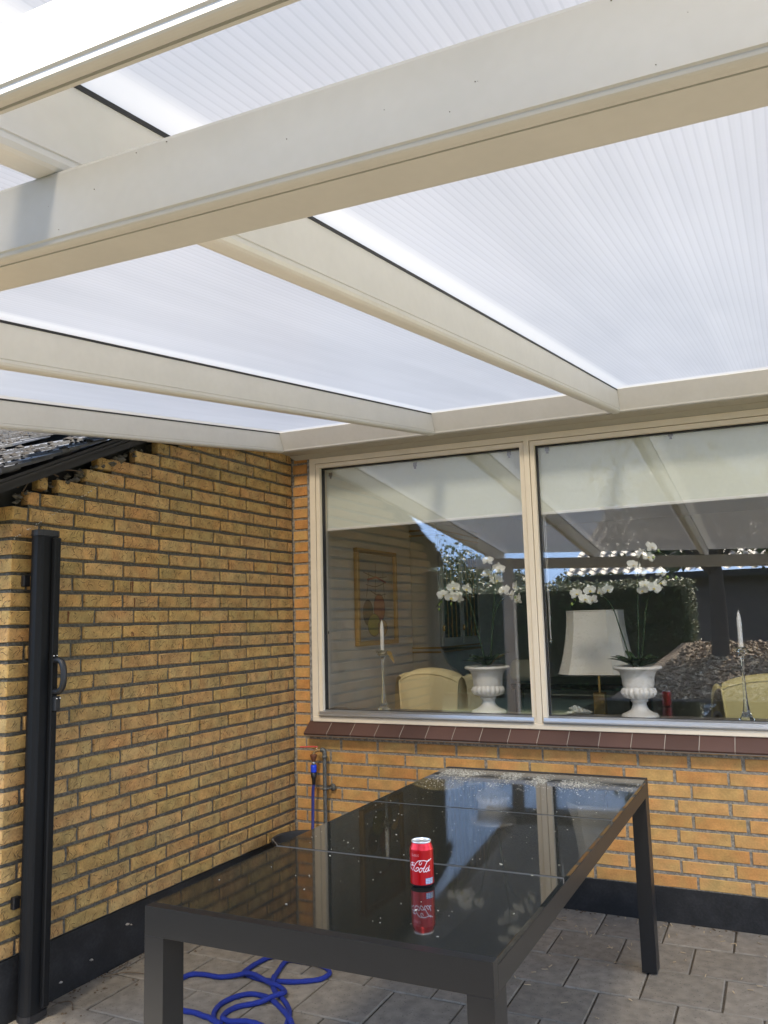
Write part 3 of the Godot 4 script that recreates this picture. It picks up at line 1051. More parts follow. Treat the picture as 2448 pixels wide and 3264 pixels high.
func leafy_box(h: Node3D, a: Vector3, b: Vector3, count: int, s: float, sd: int) -> void:
	var core := MB.new()
	core.box(a + Vector3(0.1, 0, 0.1), b - Vector3(0.1, 0.1, 0.1))
	part("branches", core, M.branch_dark, h)
	rng.seed = sd
	for k in 3:
		var xf := []
		for i in count:
			var p := Vector3(rng.randf_range(a.x, b.x), rng.randf_range(a.y, b.y), rng.randf_range(a.z, b.z))
			var f := rng.randi() % 5
			if f < 2:
				p.z = a.z + rng.randf_range(-0.04, 0.1)
			elif f == 2:
				p.z = b.z - rng.randf_range(-0.04, 0.1)
			elif f == 3:
				p.y = b.y + rng.randf_range(-0.1, 0.05)
			else:
				p.x = a.x + rng.randf_range(-0.05, 0.1) if rng.randf() < 0.5 else b.x - rng.randf_range(-0.05, 0.1)
			xf.append(Transform3D(Basis.from_euler(Vector3(rng.randf() * TAU, rng.randf() * TAU, 0)).scaled(Vector3.ONE * rng.randf_range(0.7, 1.4)), p))
		scatter(h, "foliage", leaf_mesh(s), M["leaf_%d" % k], xf)

func tree(at: Vector3, height: float, r: float, label: String) -> void:
	var t := thing("garden_tree", label, "tree", at, "trees in the garden")
	rng.seed = int(at.x * 100) + 9000
	var b := MB.new()
	b.tube(spline([Vector3.ZERO, Vector3(0.05, height * 0.4, 0.03), Vector3(0.0, height * 0.9, 0.0)], 5), [0.16, 0.15, 0.14, 0.135, 0.13, 0.12, 0.11, 0.09, 0.07, 0.05, 0.03], 10)
	for k in 6:
		var a := TAU * k / 6.0 + rng.randf()
		b.tube(spline([Vector3(0, height * 0.5, 0), Vector3(cos(a) * r * 0.4, height * 0.68, sin(a) * r * 0.4), Vector3(cos(a) * r * 0.8, height * 0.85, sin(a) * r * 0.8)], 4), [0.05, 0.045, 0.04, 0.035, 0.03, 0.02, 0.015, 0.012, 0.01], 6)
	part("trunk", b, M.bark, t)
	var blobs := []
	for k in 16:
		blobs.append([Vector3(rng.randf_range(-1, 1) * r * 0.75, height * rng.randf_range(0.62, 0.98), rng.randf_range(-1, 1) * r * 0.75), rng.randf_range(0.28, 0.5) * r])
	for k in 3:
		var xf := []
		for i in 1500:
			var q: Array = blobs[rng.randi() % blobs.size()]
			var d: Vector3 = Vector3(rng.randfn(), rng.randfn() * 0.8, rng.randfn()).normalized() * q[1] * sqrt(rng.randf_range(0.2, 1.0))
			xf.append(Transform3D(Basis.from_euler(Vector3(rng.randf() * TAU, rng.randf() * TAU, 0)).scaled(Vector3.ONE * rng.randf_range(0.7, 1.3)), q[0] + d))
		scatter(t, "crown", leaf_mesh(0.12), M["leaf_%d" % k], xf)

func terrace() -> void:
	var g := MB.new()
	g.box(Vector3(-1.5, -0.2, 0.0), Vector3(5.2, -0.006, 5.3))
	var t := struct("terrace", g, M.joint_sand)
	var P := 0.297
	var shapes := []
	for k in 5:
		rng.seed = 500 + k
		var b := MB.new()
		var j := func() -> float: return rng.randf_range(-0.001, 0.001)
		var lo := []
		var hi := []
		var tp := []
		for c in [Vector2(0, P - 0.007), Vector2(P - 0.007, P - 0.007), Vector2(P - 0.007, 0), Vector2(0, 0)]:
			var q: Vector2 = c + Vector2(j.call(), j.call())
			lo.append(Vector3(q.x, -0.03, q.y))
			hi.append(Vector3(q.x, -0.004 + j.call(), q.y))
			var i: Vector2 = q + (Vector2(P, P) * 0.5 - q).sign() * 0.004
			tp.append(Vector3(i.x, j.call() * 0.5, i.y))
		for e in 4:
			var f := (e + 1) % 4
			b.quad(lo[e], lo[f], hi[f], hi[e])
			b.quad(hi[e], hi[f], tp[f], tp[e])
		b.quad(tp[0], tp[1], tp[2], tp[3])
		shapes.append(b.mesh())
	rng.seed = 33
	var turn := 0.02
	for row in range(-1, 17):
		var zc := 0.023 + P * row
		for col in range(-1, 16):
			var xc := 0.041 - P + P * col + (P * 0.5 if posmod(row, 2) == 1 else 0.0)
			var p := Vector3(xc, rng.randf_range(-0.0015, 0.0015), zc - turn * xc)
			if p.x < -0.25 or p.z < -0.28 or p.x > 4.3:
				continue
			if p.x < 0.0 and p.z < 2.0:
				continue
			var o := part("paver", shapes[rng.randi() % 5], M["concrete_%d" % (rng.randi() % 4)], t, p)
			o.rotation = Vector3(rng.randf_range(-0.003, 0.003), turn, rng.randf_range(-0.003, 0.003))
	# cut strip of pavers against the garage plinth
	for row in range(0, 7):
		var zc := 0.023 + P * row
		var w: float = 0.041 if posmod(row, 2) == 0 else 0.185
		var o := part("paver", shapes[row % 5], M["concrete_%d" % (row * 3 % 4)], t, Vector3(0.002, 0, zc))
		o.scale = Vector3((w - 0.006) / 0.29, 1, 1)

# ------------------------------------------------------------------ the room behind the window
func room() -> void:
	var w := MB.new()
	w.box(Vector3(-0.05, 0.0, -5.4), Vector3(0.1, 2.62, -0.125))
	struct("room_wall_left", w, M.plaster)
	w = MB.new()
	w.box(Vector3(5.8, 0.0, -5.4), Vector3(5.95, 2.62, -0.125))
	struct("room_wall_right", w, M.plaster)
	w = MB.new()
	w.box(Vector3(0.1, 0.0, -5.4), Vector3(3.9, 2.62, -5.25))
	w.box(Vector3(5.3, 0.0, -5.4), Vector3(5.8, 2.62, -5.25))
	w.box(Vector3(3.9, 0.0, -5.4), Vector3(5.3, 1.0, -5.25))
	w.box(Vector3(3.9, 2.2, -5.4), Vector3(5.3, 2.62, -5.25))
	struct("room_wall_back", w, M.plaster)
	w = MB.new()
	w.box(Vector3(0.1, 0.0, -0.24), Vector3(5.8, 0.90, -0.122))
	w.box(Vector3(3.08, 0.90, -0.24), Vector3(5.8, 2.56, -0.122))
	w.box(Vector3(3.7, 0.0, -0.12), Vector3(5.95, 2.62, -0.002))
	w.box(Vector3(0.1, 2.50, -0.24), Vector3(5.8, 2.62, -0.1215))
	struct("room_wall_front", w, M.plaster)
	w = MB.new()
	w.box(Vector3(0.1, -0.05, -5.25), Vector3(5.8, 0.1, -0.24))
	struct("room_floor", w, M.parquet)
	w = MB.new()
	w.box(Vector3(0.1, 2.55, -5.25), Vector3(5.8, 2.62, -0.24))
	struct("room_ceiling", w, M.ceiling_white)
	w = MB.new()
	w.box(Vector3(3.9, 1.0, -5.33), Vector3(5.3, 2.2, -5.325))
	struct("added_sky_pane", w, M.pane_glass)  # unseen window added in the back wall to let sky light in
	w = MB.new()
	w.cbox(Vector3(0.102, 0.902, -0.305), Vector3(3.3, 0.935, -0.062), 0.004)
	struct("window_board", w, M.stone_board)
	# painting on the left wall
	var pt := thing("painting", "gold framed picture with loose line drawing on the room's left wall", "picture", Vector3(0.1, 1.64, -0.905))
	var fr := MB.new()
	for q in [[-0.335, -0.31, -0.305, 0.31], [0.305, -0.31, 0.335, 0.31], [-0.305, -0.31, 0.305, -0.28], [-0.305, 0.28, 0.305, 0.31]]:
		fr.cbox(Vector3(0.002, q[0], q[1]), Vector3(0.035, q[2], q[3]), 0.004)
	part("frame", fr, M.gold_trim, pt)
	var im := Image.create(256, 280, false, Image.FORMAT_RGB8)
	im.fill(lin(0.34, 0.33, 0.26))
	var idm := func(p: Vector2) -> Vector2: return p
	var ring := func(cx: float, cy: float, rx: float, ry: float) -> Array:
		var o := []
		for k in 25:
			o.append(Vector2(cx + cos(TAU * k / 24) * rx, cy + sin(TAU * k / 24) * ry))
		return o
	for q in [[70, 190, 34, 40, Color(0.35, 0.33, 0.22)], [150, 175, 40, 46, Color(0.62, 0.36, 0.26)], [110, 230, 44, 36, Color(0.60, 0.58, 0.25)], [170, 240, 34, 26, Color(0.62, 0.50, 0.28)]]:
		for s in 14:
			stroke(im, ring.call(q[0], q[1], q[2] * s / 14.0, q[3] * s / 14.0), 2.0, q[4], idm)
		stroke(im, ring.call(q[0], q[1], q[2], q[3]), 1.2, Color(0.12, 0.12, 0.12), idm)
	for q in [[40, 60, 210, 70], [60, 100, 190, 92], [128, 30, 120, 150], [90, 120, 200, 128], [60, 140, 80, 60], [180, 60, 190, 140]]:
		stroke(im, spline([Vector2(q[0], q[1]), Vector2((q[0] + q[2]) * 0.5, (q[1] + q[3]) * 0.5 + 9), Vector2(q[2], q[3])], 6), 1.3, Color(0.15, 0.14, 0.13), idm)
	stroke(im, [Vector2(70, 84), Vector2(130, 74), Vector2(200, 90)], 3.0, Color(0.55, 0.20, 0.15), idm)
	var art := mat("painted_canvas", Color.WHITE, 0.35)
	art.albedo_texture = ImageTexture.create_from_image(im)
	var cv := MB.new()
	cv.quad(Vector3(0.012, -0.304, 0.279), Vector3(0.012, -0.304, -0.279), Vector3(0.012, 0.304, -0.279), Vector3(0.012, 0.304, 0.279))
	part("canvas", cv, art, pt)
	# display cabinet against the left wall, doors facing the room
	var cb := thing("display_cabinet", "tall cream cabinet with gilt bands and dark glazed doors in the room corner", "cabinet", Vector3(0.1, 0.1, -1.52))
	var body := MB.new()
	body.cbox(Vector3(0.003, 1.15, -0.92), Vector3(0.235, 2.12, 0), 0.006)
	part("upper_case", body, M.cabinet_paint, cb)
	var low := MB.new()
	low.cbox(Vector3(0.003, 0.0, -0.95), Vector3(0.46, 0.86, 0.0), 0.006)
	part("lower_case", low, M.cabinet_paint, cb)
	var br := MB.new()
	br.extrude(PackedVector2Array([Vector2(0.003, 0.861), Vector2(0.44, 0.861), Vector2(0.43, 0.91), Vector2(0.37, 0.97), Vector2(0.29, 1.04), Vector2(0.235, 1.149), Vector2(0.003, 1.149)]), Vector3(0, 0, 0.0), Vector3.RIGHT, Vector3.UP, Vector3(0, 0, -0.04), Vector3.RIGHT, Vector3.UP)
	part("bracket", br, M.cabinet_paint, cb)
	for yy in [1.15, 1.118, 2.06, 2.02]:
		var gb := MB.new()
		gb.cbox(Vector3(0.001, yy, -0.925), Vector3(0.242, yy + 0.014, 0.005), 0.003)
		part("gilt_band", gb, M.gold_trim, cb)
	var crown := MB.new()
	crown.extrude(PackedVector2Array([Vector2(0.0, 2.121), Vector2(0.245, 2.121), Vector2(0.27, 2.15), Vector2(0.29, 2.19), Vector2(0.0, 2.19)]), Vector3(0, 0, 0.02), Vector3.RIGHT, Vector3.UP, Vector3(0, 0, -0.95), Vector3.RIGHT, Vector3.UP)
	part("cornice", crown, M.cabinet_paint, cb)
	for dz in [0.0, -0.42]:
		var dr := MB.new()
		for q in [[1.17, -0.06, 1.99, -0.03], [1.17, -0.44, 1.99, -0.41], [1.17, -0.41, 1.23, -0.06], [1.94, -0.41, 1.99, -0.06]]:
			dr.cbox(Vector3(0.236, q[0], q[1] + dz), Vector3(0.256, q[2], q[3] + dz), 0.002)
		var door := part("door", dr, M.cabinet_paint, cb)
		var gl := MB.new()
		gl.box(Vector3(0.237, 1.23, -0.41 + dz), Vector3(0.244, 1.94, -0.06 + dz))
		part("glass", gl, M.cabinet_dark, door)
		for k in 3:
			var mu := MB.new()
			mu.box(Vector3(0.2445, 1.23, -0.06 - 0.0875 * (k + 1) - 0.005 + dz), Vector3(0.251, 1.94, -0.06 - 0.0875 * (k + 1) + 0.005 + dz))
			part("glazing_bar", mu, M.gold_trim, door)
		for yy in [1.28, 1.86]:
			var hg := MB.new()
			hg.lathe(Vector3(0.258, yy, -0.035 + dz), [Vector2(0, 0), Vector2(0.010, 0.002), Vector2(0.010, 0.045), Vector2(0, 0.047)], 8)
			part("hinge", hg, M.polished_brass, door)
	# wing chair seen from behind
	var ch := thing("wing_chair", "cream wingback armchair seen from behind, left of the urns", "armchair", Vector3(0.615, 0.1, -0.70))
	chair(ch, M.chair_cloth, 0.225, 1.06, 0.0, 0.05)
	ch.rotation.y = -0.12
	var sf := thing("armchair", "round backed armchair with painted yellow green lawn reflection behind the right candle holder", "armchair", Vector3(2.68, 0.1, -0.75))
	chair(sf, M.sofa_cloth, 0.31, 1.03, 0.03, 0.06)
	sf.rotation.y = -0.05
	# dark table far inside with a cushion on a bench
	var dt := thing("dark_side_table", "dark polished table in the shade of the room behind the left urn", "table", Vector3(1.05, 0.1, -1.75))
	var tt := MB.new()
	tt.cbox(Vector3(-0.15, 0.86, -0.4), Vector3(0.75, 0.90, 0.3), 0.006)
	part("table_top", tt, M.dark_polish, dt)
	for sx in [-0.1, 0.7]:
		for sz in [-0.35, 0.25]:
			var lg := MB.new()
			lg.cbox(Vector3(sx - 0.025, 0, sz - 0.025), Vector3(sx + 0.025, 0.86, sz + 0.025), 0.004)
			part("leg", lg, M.dark_polish, dt)
	var cu := MB.new()
	pillow(cu, Vector3.ZERO, Vector3(0.12, 0.08, 0.05))
	var cuo := single("cushion", "small cream cushion leaning on the dark table behind the left urn", "cushion", cu, M.cushion_cloth, Vector3(0.97, 1.085, -1.62))
	cuo.rotation.x = -0.2

func pillow(b: MB, c: Vector3, h: Vector3) -> void:
	var P := []
	for i in 11:
		var t := PI * i / 10.0 - PI / 2
		var row := PackedVector3Array()
		for j in 25:
			var a := -TAU * j / 24.0
			var ca := signf(cos(a)) * pow(absf(cos(a)), 0.45)
			var sa := signf(sin(a)) * pow(absf(sin(a)), 0.45)
			var r := pow(maxf(cos(t), 0.0), 0.5)
			row.append(c + Vector3(ca * h.x * r, sa * h.y * r, sin(t) * h.z))
		P.append(row)
	b.surf(P, true, true)

func chair(t: Node3D, m: Material, hw: float, top: float, round_: float, wing_out: float) -> void:
	# padded back with an arched top, then the wings, arms and seat
	var P := []
	for i in 25:
		var u := i / 24.0
		var row := PackedVector3Array()
		for j in 17:
			var f := j / 8.0 - 1.0
			var yt := top - 0.045 * f * f - 0.012 * pow(absf(f), 8.0)
			var e := 1.0 - pow(absf(f), 4.0)
			var y: float
			var z: float
			if u <= 0.38:
				y = lerpf(0.25, yt - 0.045, u / 0.38)
				z = 0.055 + 0.022 * e
			elif u >= 0.62:
				y = lerpf(yt - 0.045, 0.25, (u - 0.62) / 0.38)
				z = -0.06 - 0.03 * e
			else:
				var w := (u - 0.38) / 0.24 * PI
				y = yt - 0.045 + sin(w) * 0.045
				z = -0.004 + cos(w) * (0.058 + 0.024 * e)
			row.append(Vector3(f * hw * lerpf(0.80, 1.0, clampf((y - 0.3) / (top - 0.3), 0.0, 1.0)), y, z))
		P.append(row)
	var b := MB.new()
	b.surf(P, false, true)
	for s in [0, 16]:
		for i in 12:
			var a: Vector3 = P[i][s]
			var c: Vector3 = P[i + 1][s]
			var d: Vector3 = P[23 - i][s]
			var e: Vector3 = P[24 - i][s]
			if s == 0:
				b.quad(a, c, d, e)
			else:
				b.quad(e, d, c, a)
	var back := part("backrest", b, m, t)
	var pip := MB.new()
	for s in [0, 16]:
		var line := []
		for i in range(0, 11):
			line.append(P[i][s] + Vector3(0, 0, 0.003))
		pip.tube(line, 0.0055, 6)
	var arch := []
	for j in 17:
		arch.append(P[10][j] + Vector3(0, -0.01, 0.004))
	pip.tube(arch, 0.0055, 6)
	part("piping", pip, m, back)
	for s in [-1.0, 1.0]:
		var wg := MB.new()
		var Q := []
		for i in 15:
			var a := PI * i / 14.0
			var row := PackedVector3Array()
			for j in 9:
				var k := j / 8.0
				var yt := top - 0.055 - round_ + 0.02 * sin(k * 3.0) - 0.16 * pow(k, 5.0)
				row.append(Vector3(s * (hw + 0.012 + wing_out * k) + cos(a) * 0.04, 0.42 + (yt - 0.42) * pow(sin(a), 0.22), 0.03 - 0.30 * k))
			Q.append(row)
		wg.surf(Q, false, true)
		part("wing", wg, m, t)
		var ar := MB.new()
		ar.cbox(Vector3(s * hw + (0.0 if s > 0 else -0.11), 0.12, -0.62), Vector3(s * hw + (0.11 if s > 0 else 0.0), 0.55, -0.06), 0.03)
		part("armrest", ar, m, t)
	var st := MB.new()
	st.cbox(Vector3(-hw + 0.005, 0.16, -0.62), Vector3(hw - 0.005, 0.40, -0.11), 0.03)
	part("seat", st, m, t)
	for s in [-1, 1]:
		for z in [-0.56, -0.04]:
			var l := MB.new()
			l.lathe(Vector3(s * (hw - 0.03), 0, z), [Vector2(0, 0), Vector2(0.015, 0), Vector2(0.024, 0.24), Vector2(0, 0.24)], 10)
			part("leg", l, M.dark_polish, t)

# ------------------------------------------------------------------ things on the window board
func window_things() -> void:
	# roller blinds, pulled a third of the way down
	for e in [[0.165, 1.475, 2.040, "pale roller blind drawn a third down behind the left pane"], [1.555, 3.0, 2.030, "pale roller blind drawn a third down behind the right pane"]]:
		var bl := thing("roller_blind", e[3], "blind", Vector3(e[0], e[2], -0.085))
		var wd: float = e[1] - e[0]
		var ht: float = 2.455 - e[2]
		var cl := MB.new()
		cl.box(Vector3(0, 0.012, -0.001), Vector3(wd, ht, 0.0))
		part("cloth", cl, M.blind_cloth, bl)
		var br := MB.new()
		br.cbox(Vector3(0, -0.004, -0.006), Vector3(wd, 0.012, 0.006), 0.003)
		part("bottom_bar", br, M.white_plastic, bl)
		var hd := MB.new()
		hd.cbox(Vector3(0, ht - 0.065, -0.03), Vector3(wd, ht - 0.005, -0.004), 0.004)
		part("head_rail", hd, M.white_plastic, bl)
		for k in 3:
			var bx := 0.07 + (wd - 0.14) * k / 2.0
			var cp := MB.new()
			cp.cbox(Vector3(bx - 0.012, ht - 0.075, 0.002), Vector3(bx + 0.012, ht - 0.05, 0.009), 0.002)
			cp.box(Vector3(bx - 0.006, ht - 0.088, 0.002), Vector3(bx + 0.006, ht - 0.0755, 0.006))
			part("bracket", cp, M.wire, bl)
		var cd := MB.new()
		var cl_len := 0.62 if e[0] < 1.0 else 0.68
		cd.tube([Vector3(0.03, 0.0, 0.012), Vector3(0.033, -cl_len * 0.5, 0.012), Vector3(0.036, -cl_len, 0.012)], 0.0016, 5)
		cd.tube([Vector3(0.04, 0.0, 0.012), Vector3(0.041, -cl_len * 0.5, 0.012), Vector3(0.039, -cl_len, 0.012)], 0.0013, 5)
		part("pull_cord", cd, M.white_plastic, bl)
		var kn := MB.new()
		kn.lathe(Vector3(0.037, -cl_len - 0.022, 0.012), [Vector2(0, 0), Vector2(0.006, 0.003), Vector2(0.0075, 0.012), Vector2(0.004, 0.022), Vector2(0, 0.023)], 8)
		part("cord_weight", kn, M.zinc_pipe if e[0] < 1.0 else M.clear_glass, bl)
	# urns
	var U := []
	for q in [[0, 0], [0.098, 0], [0.098, 0.010], [0.092, 0.018], [0.070, 0.026], [0.050, 0.038], [0.040, 0.052], [0.036, 0.068], [0.037, 0.078], [0.045, 0.083], [0.046, 0.090], [0.040, 0.094], [0.058, 0.098], [0.080, 0.106], [0.0925, 0.120], [0.095, 0.134], [0.088, 0.148], [0.078, 0.155], [0.082, 0.160], [0.084, 0.175], [0.086, 0.200], [0.091, 0.222], [0.100, 0.238], [0.114, 0.246], [0.126, 0.250], [0.129, 0.256], [0.127, 0.263], [0.118, 0.266], [0.105, 0.264], [0.090, 0.250], [0.080, 0.235], [0, 0.232]]:
		U.append(Vector2(q[0], q[1]))
	for e in [[1.178, "white marbled urn planter behind the left pane", 1.0], [2.012, "white marbled urn planter behind the right pane, beside the lamp", 0.97]]:
		var ur := MB.new()
		var P := []
		for p in U:
			var row := PackedVector3Array()
			var lob := 1.0 if p.y > 0.097 and p.y < 0.152 else 0.0
			for j in 145:
				var a := -TAU * j / 144.0
				var r: float = p.x * (1.0 - lob * 0.075 * pow(absf(cos(a * 9.0)), 4.0)) * e[2]
				row.append(Vector3(cos(a) * r, p.y, sin(a) * r))
			P.append(row)
		ur.surf(P, true)
		single("urn", e[1], "urn", ur, M.urn_marble, Vector3(e[0], 0.936, -0.2), "urns on the window board")
	orchid(Vector3(1.178, 1.168, -0.2), 1, [
		[Vector2(1.17, 1.224), Vector2(1.126, 1.418), Vector2(1.105, 1.516), Vector2(1.073, 1.6), Vector2(0.976, 1.628), Vector2(0.92, 1.588), Vector2(0.882, 1.539)],
		[Vector2(1.2, 1.224), Vector2(1.223, 1.448), Vector2(1.249, 1.65), Vector2(1.237, 1.757), Vector2(1.213, 1.807)],
		[Vector2(1.205, 1.256), Vector2(1.232, 1.464), Vector2(1.27, 1.552), Vector2(1.314, 1.591), Vector2(1.374, 1.596)]],
		[Vector2(0.921, 1.613), Vector2(0.986, 1.657), Vector2(0.988, 1.598), Vector2(1.02, 1.606), Vector2(1.07, 1.645), Vector2(1.041, 1.588), Vector2(1.222, 1.799), Vector2(1.201, 1.726), Vector2(1.267, 1.755), Vector2(1.255, 1.69), Vector2(1.23, 1.692), Vector2(1.288, 1.746), Vector2(1.316, 1.623), Vector2(1.368, 1.645), Vector2(1.385, 1.572), Vector2(1.348, 1.597)],
		[Vector2(0.89, 1.56), Vector2(0.9, 1.575), Vector2(0.885, 1.53), Vector2(1.36, 1.585), Vector2(0.965, 1.56)],
		"white orchid spray in the left urn, its tallest stem nearly upright")
	orchid(Vector3(2.012, 1.162, -0.2), 2, [
		[Vector2(1.988, 1.206), Vector2(1.963, 1.3), Vector2(1.931, 1.42), Vector2(1.905, 1.51), Vector2(1.852, 1.576), Vector2(1.78, 1.587), Vector2(1.72, 1.556), Vector2(1.685, 1.52)],
		[Vector2(2.019, 1.206), Vector2(2.034, 1.442), Vector2(2.041, 1.601), Vector2(2.05, 1.689), Vector2(2.063, 1.761), Vector2(2.113, 1.814), Vector2(2.202, 1.769)],
		[Vector2(2.034, 1.206), Vector2(2.062, 1.402), Vector2(2.071, 1.481), Vector2(2.105, 1.583), Vector2(2.163, 1.644), Vector2(2.218, 1.673), Vector2(2.261, 1.639)]],
		[Vector2(1.71, 1.59), Vector2(1.785, 1.607), Vector2(1.766, 1.559), Vector2(1.81, 1.553), Vector2(1.845, 1.593), Vector2(1.879, 1.608), Vector2(2.125, 1.821), Vector2(2.065, 1.791), Vector2(2.029, 1.73), Vector2(2.11, 1.77), Vector2(2.058, 1.693), Vector2(2.162, 1.687), Vector2(2.159, 1.636), Vector2(2.13, 1.605), Vector2(2.085, 1.623), Vector2(2.071, 1.596)],
		[Vector2(1.69, 1.535), Vector2(1.70, 1.56), Vector2(1.74, 1.545), Vector2(2.2, 1.66), Vector2(2.24, 1.655), Vector2(2.16, 1.80), Vector2(2.135, 1.765)],
		"white orchid spray in the right urn, three stems above the lamp shade")
	# candle holders with candles
	for e in [[0.509, "tall clear glass candle holder with small wreath, behind the left pane", "white candle in the glass holder behind the left pane"], [2.524, "greenish glass candle holder at the right edge of the window", "white candle in the greenish glass holder at the window's right edge"]]:
		var c := thing("candle_holder", e[1], "candle holder", Vector3(e[0], 0.936, -0.2), "glass candle holders")
		var st := MB.new()
		var prof := []
		for q in [[0, 0], [0.040, 0.0], [0.040, 0.004], [0.030, 0.012], [0.020, 0.035], [0.013, 0.07], [0.009, 0.12], [0.007, 0.20], [0.007, 0.30], [0.011, 0.312], [0.022, 0.325], [0.036, 0.334], [0.037, 0.338], [0.016, 0.342], [0.015, 0.360], [0.0125, 0.360], [0.0125, 0.345], [0, 0.345]]:
			prof.append(Vector2(q[0], q[1]))
		st.lathe(Vector3.ZERO, prof, 20)
		part("stem", st, M.clear_glass, c)
		var wr := MB.new()
		rng.seed = int(e[0] * 100)
		for k in 26:
			var a := TAU * k / 26.0
			var p := Vector3(cos(a) * 0.026, 0.345 + rng.randf_range(-0.006, 0.012), sin(a) * 0.026)
			leaf(wr, p, Vector3(cos(a) * rng.randf_range(0.4, 1), rng.randf_range(-0.6, 0.9), sin(a)).normalized() * rng.randf_range(0.014, 0.026), 0.006)
		part("wreath", wr, M.leaf_green, c)
		var cn := MB.new()
		cn.lathe(Vector3.ZERO, [Vector2(0, 0), Vector2(0.0115, 0), Vector2(0.0113, 0.145), Vector2(0.009, 0.165), Vector2(0.004, 0.188), Vector2(0, 0.189)], 14)
		var co := thing("candle", e[2], "candle", Vector3(e[0], 0.936 + 0.3455, -0.2), "white candles")
		part("wax", cn, M.candle_wax, co)
		var wk := MB.new()
		wk.tube([Vector3(0, 0.186, 0), Vector3(0.001, 0.199, 0)], 0.0012, 5)
		part("wick", wk, M.candle_wax, co)
	# curled leaf hanging off the left holder
	var lf := MB.new()
	var rows := []
	for i in 8:
		var k := i / 7.0
		var c := Vector3(0.545 + 0.055 * k, 1.285 - 0.075 * k + 0.02 * sin(k * 3.0), -0.19 + 0.01 * k)
		var hw := 0.012 * sin(PI * clampf(k * 0.95 + 0.05, 0, 1)) + 0.0004
		rows.append(PackedVector3Array([c + Vector3(-hw * 0.6, -hw, 0.004), c, c + Vector3(hw * 0.6, hw, 0.004)]))
	lf.surf(rows)
	single("dry_leaf", "curled yellow brown orchid leaf drooping beside the left candle holder", "leaf", lf, M.leaf_brown)
	# table lamp with a flared, panelled shade on a brass block
	var lp := thing("table_lamp", "table lamp with flared cream shade and brass column behind the right pane", "lamp", Vector3(1.708, 0.72, -0.66))
	var sh := MB.new()
	var ring := []
	for i in 9:
		var k := i / 8.0
		var hw := lerpf(0.150, 0.205, pow(1.0 - k, 1.9))
		var y := lerpf(0.415, 0.778, k)
		var row := []
		for c in [Vector2(-0.62, 1), Vector2(0.62, 1), Vector2(1, 0.62), Vector2(1, -0.62), Vector2(0.62, -1), Vector2(-0.62, -1), Vector2(-1, -0.62), Vector2(-1, 0.62)]:
			row.append(Vector3(c.x * hw, y, c.y * hw))
		ring.append(row)
	for i in 8:
		for j in 8:
			sh.quad(ring[i][j], ring[i][(j + 1) % 8], ring[i + 1][(j + 1) % 8], ring[i + 1][j])
	part("shade", sh, M.shade_cloth, lp)
	var cr := MB.new()
	for i in [0, 8]:
		for j in 8:
			cr.tube([ring[i][j], ring[i][(j + 1) % 8]], 0.0035, 5)
	part("shade_trim", cr, M.shade_cloth, lp)
	var cm := MB.new()
	cm.lathe(Vector3.ZERO, [Vector2(0, 0.30), Vector2(0.007, 0.30), Vector2(0.007, 0.56), Vector2(0, 0.56)], 10)
	part("stand", cm, M.polished_brass, lp)
	var bk := MB.new()
	bk.cbox(Vector3(-0.032, 0.002, -0.032), Vector3(0.032, 0.30, 0.032), 0.003)
	part("base", bk, M.polished_brass, lp)
	var stb := thing("lamp_table", "small dark table that carries the lamp behind the right pane", "table", Vector3(1.70, 0.1, -0.68))
	var tp := MB.new()
	tp.cbox(Vector3(-0.30, 0.585, -0.25), Vector3(0.28, 0.62, 0.25), 0.005)
	part("table_top", tp, M.dark_polish, stb)
	for sx in [-0.26, 0.24]:
		for sz in [-0.21, 0.21]:
			var l := MB.new()
			l.cbox(Vector3(sx - 0.02, 0, sz - 0.02), Vector3(sx + 0.02, 0.585, sz + 0.02), 0.003)
			part("leg", l, M.dark_polish, stb)
	# low bowl of white roses left of the lamp foot
	var bw := thing("rose_bowl", "low bowl of white roses left of the lamp's brass foot", "flowers", Vector3(1.60, 0.72, -0.56))
	var bo := MB.new()
	bo.lathe(Vector3.ZERO, [Vector2(0, 0.001), Vector2(0.05, 0.001), Vector2(0.085, 0.07), Vector2(0.09, 0.13), Vector2(0.08, 0.13), Vector2(0, 0.12)], 20)
	part("bowl", bo, M.dark_polish, bw)
	rng.seed = 3
	for k in 6:
		var a := TAU * k / 6.0
		var rr := 0.0 if k == 0 else 0.055
		var ro := MB.new()
		rose(ro, Vector3(cos(a) * rr, 0.175 + rng.randf_range(-0.02, 0.03), sin(a) * rr), 0.042)
		part("rose", ro, M.petal, bw)
	var gl := MB.new()
	for k in 30:
		var a := rng.randf() * TAU
		leaf(gl, Vector3(cos(a) * 0.06, 0.13, sin(a) * 0.06), Vector3(cos(a), rng.randf_range(0.0, 0.9), sin(a)).normalized() * rng.randf_range(0.05, 0.09), 0.018)
	part("leaves", gl, M.leaf_green, bw)

func rose(b: MB, c: Vector3, r: float) -> void:
	for ring in 3:
		var m: int = [3, 5, 7][ring]
		var rr: float = r * [0.35, 0.65, 1.0][ring]
		for k in m:
			var a := TAU * k / m + ring * 0.5
			var P := []
			for i in 5:
				var t := i / 4.0
				var row := PackedVector3Array()
				for j in 5:
					var s := (j / 4.0 - 0.5) * 1.5
					var q := rr * (0.25 + 0.75 * sin(t * 1.5))
					row.append(c + Vector3(cos(a + s * (0.9 - 0.3 * t)) * q, (t - 0.4) * r * (1.15 - 0.28 * ring), sin(a + s * (0.9 - 0.3 * t)) * q))
				P.append(row)
			b.surf(P)

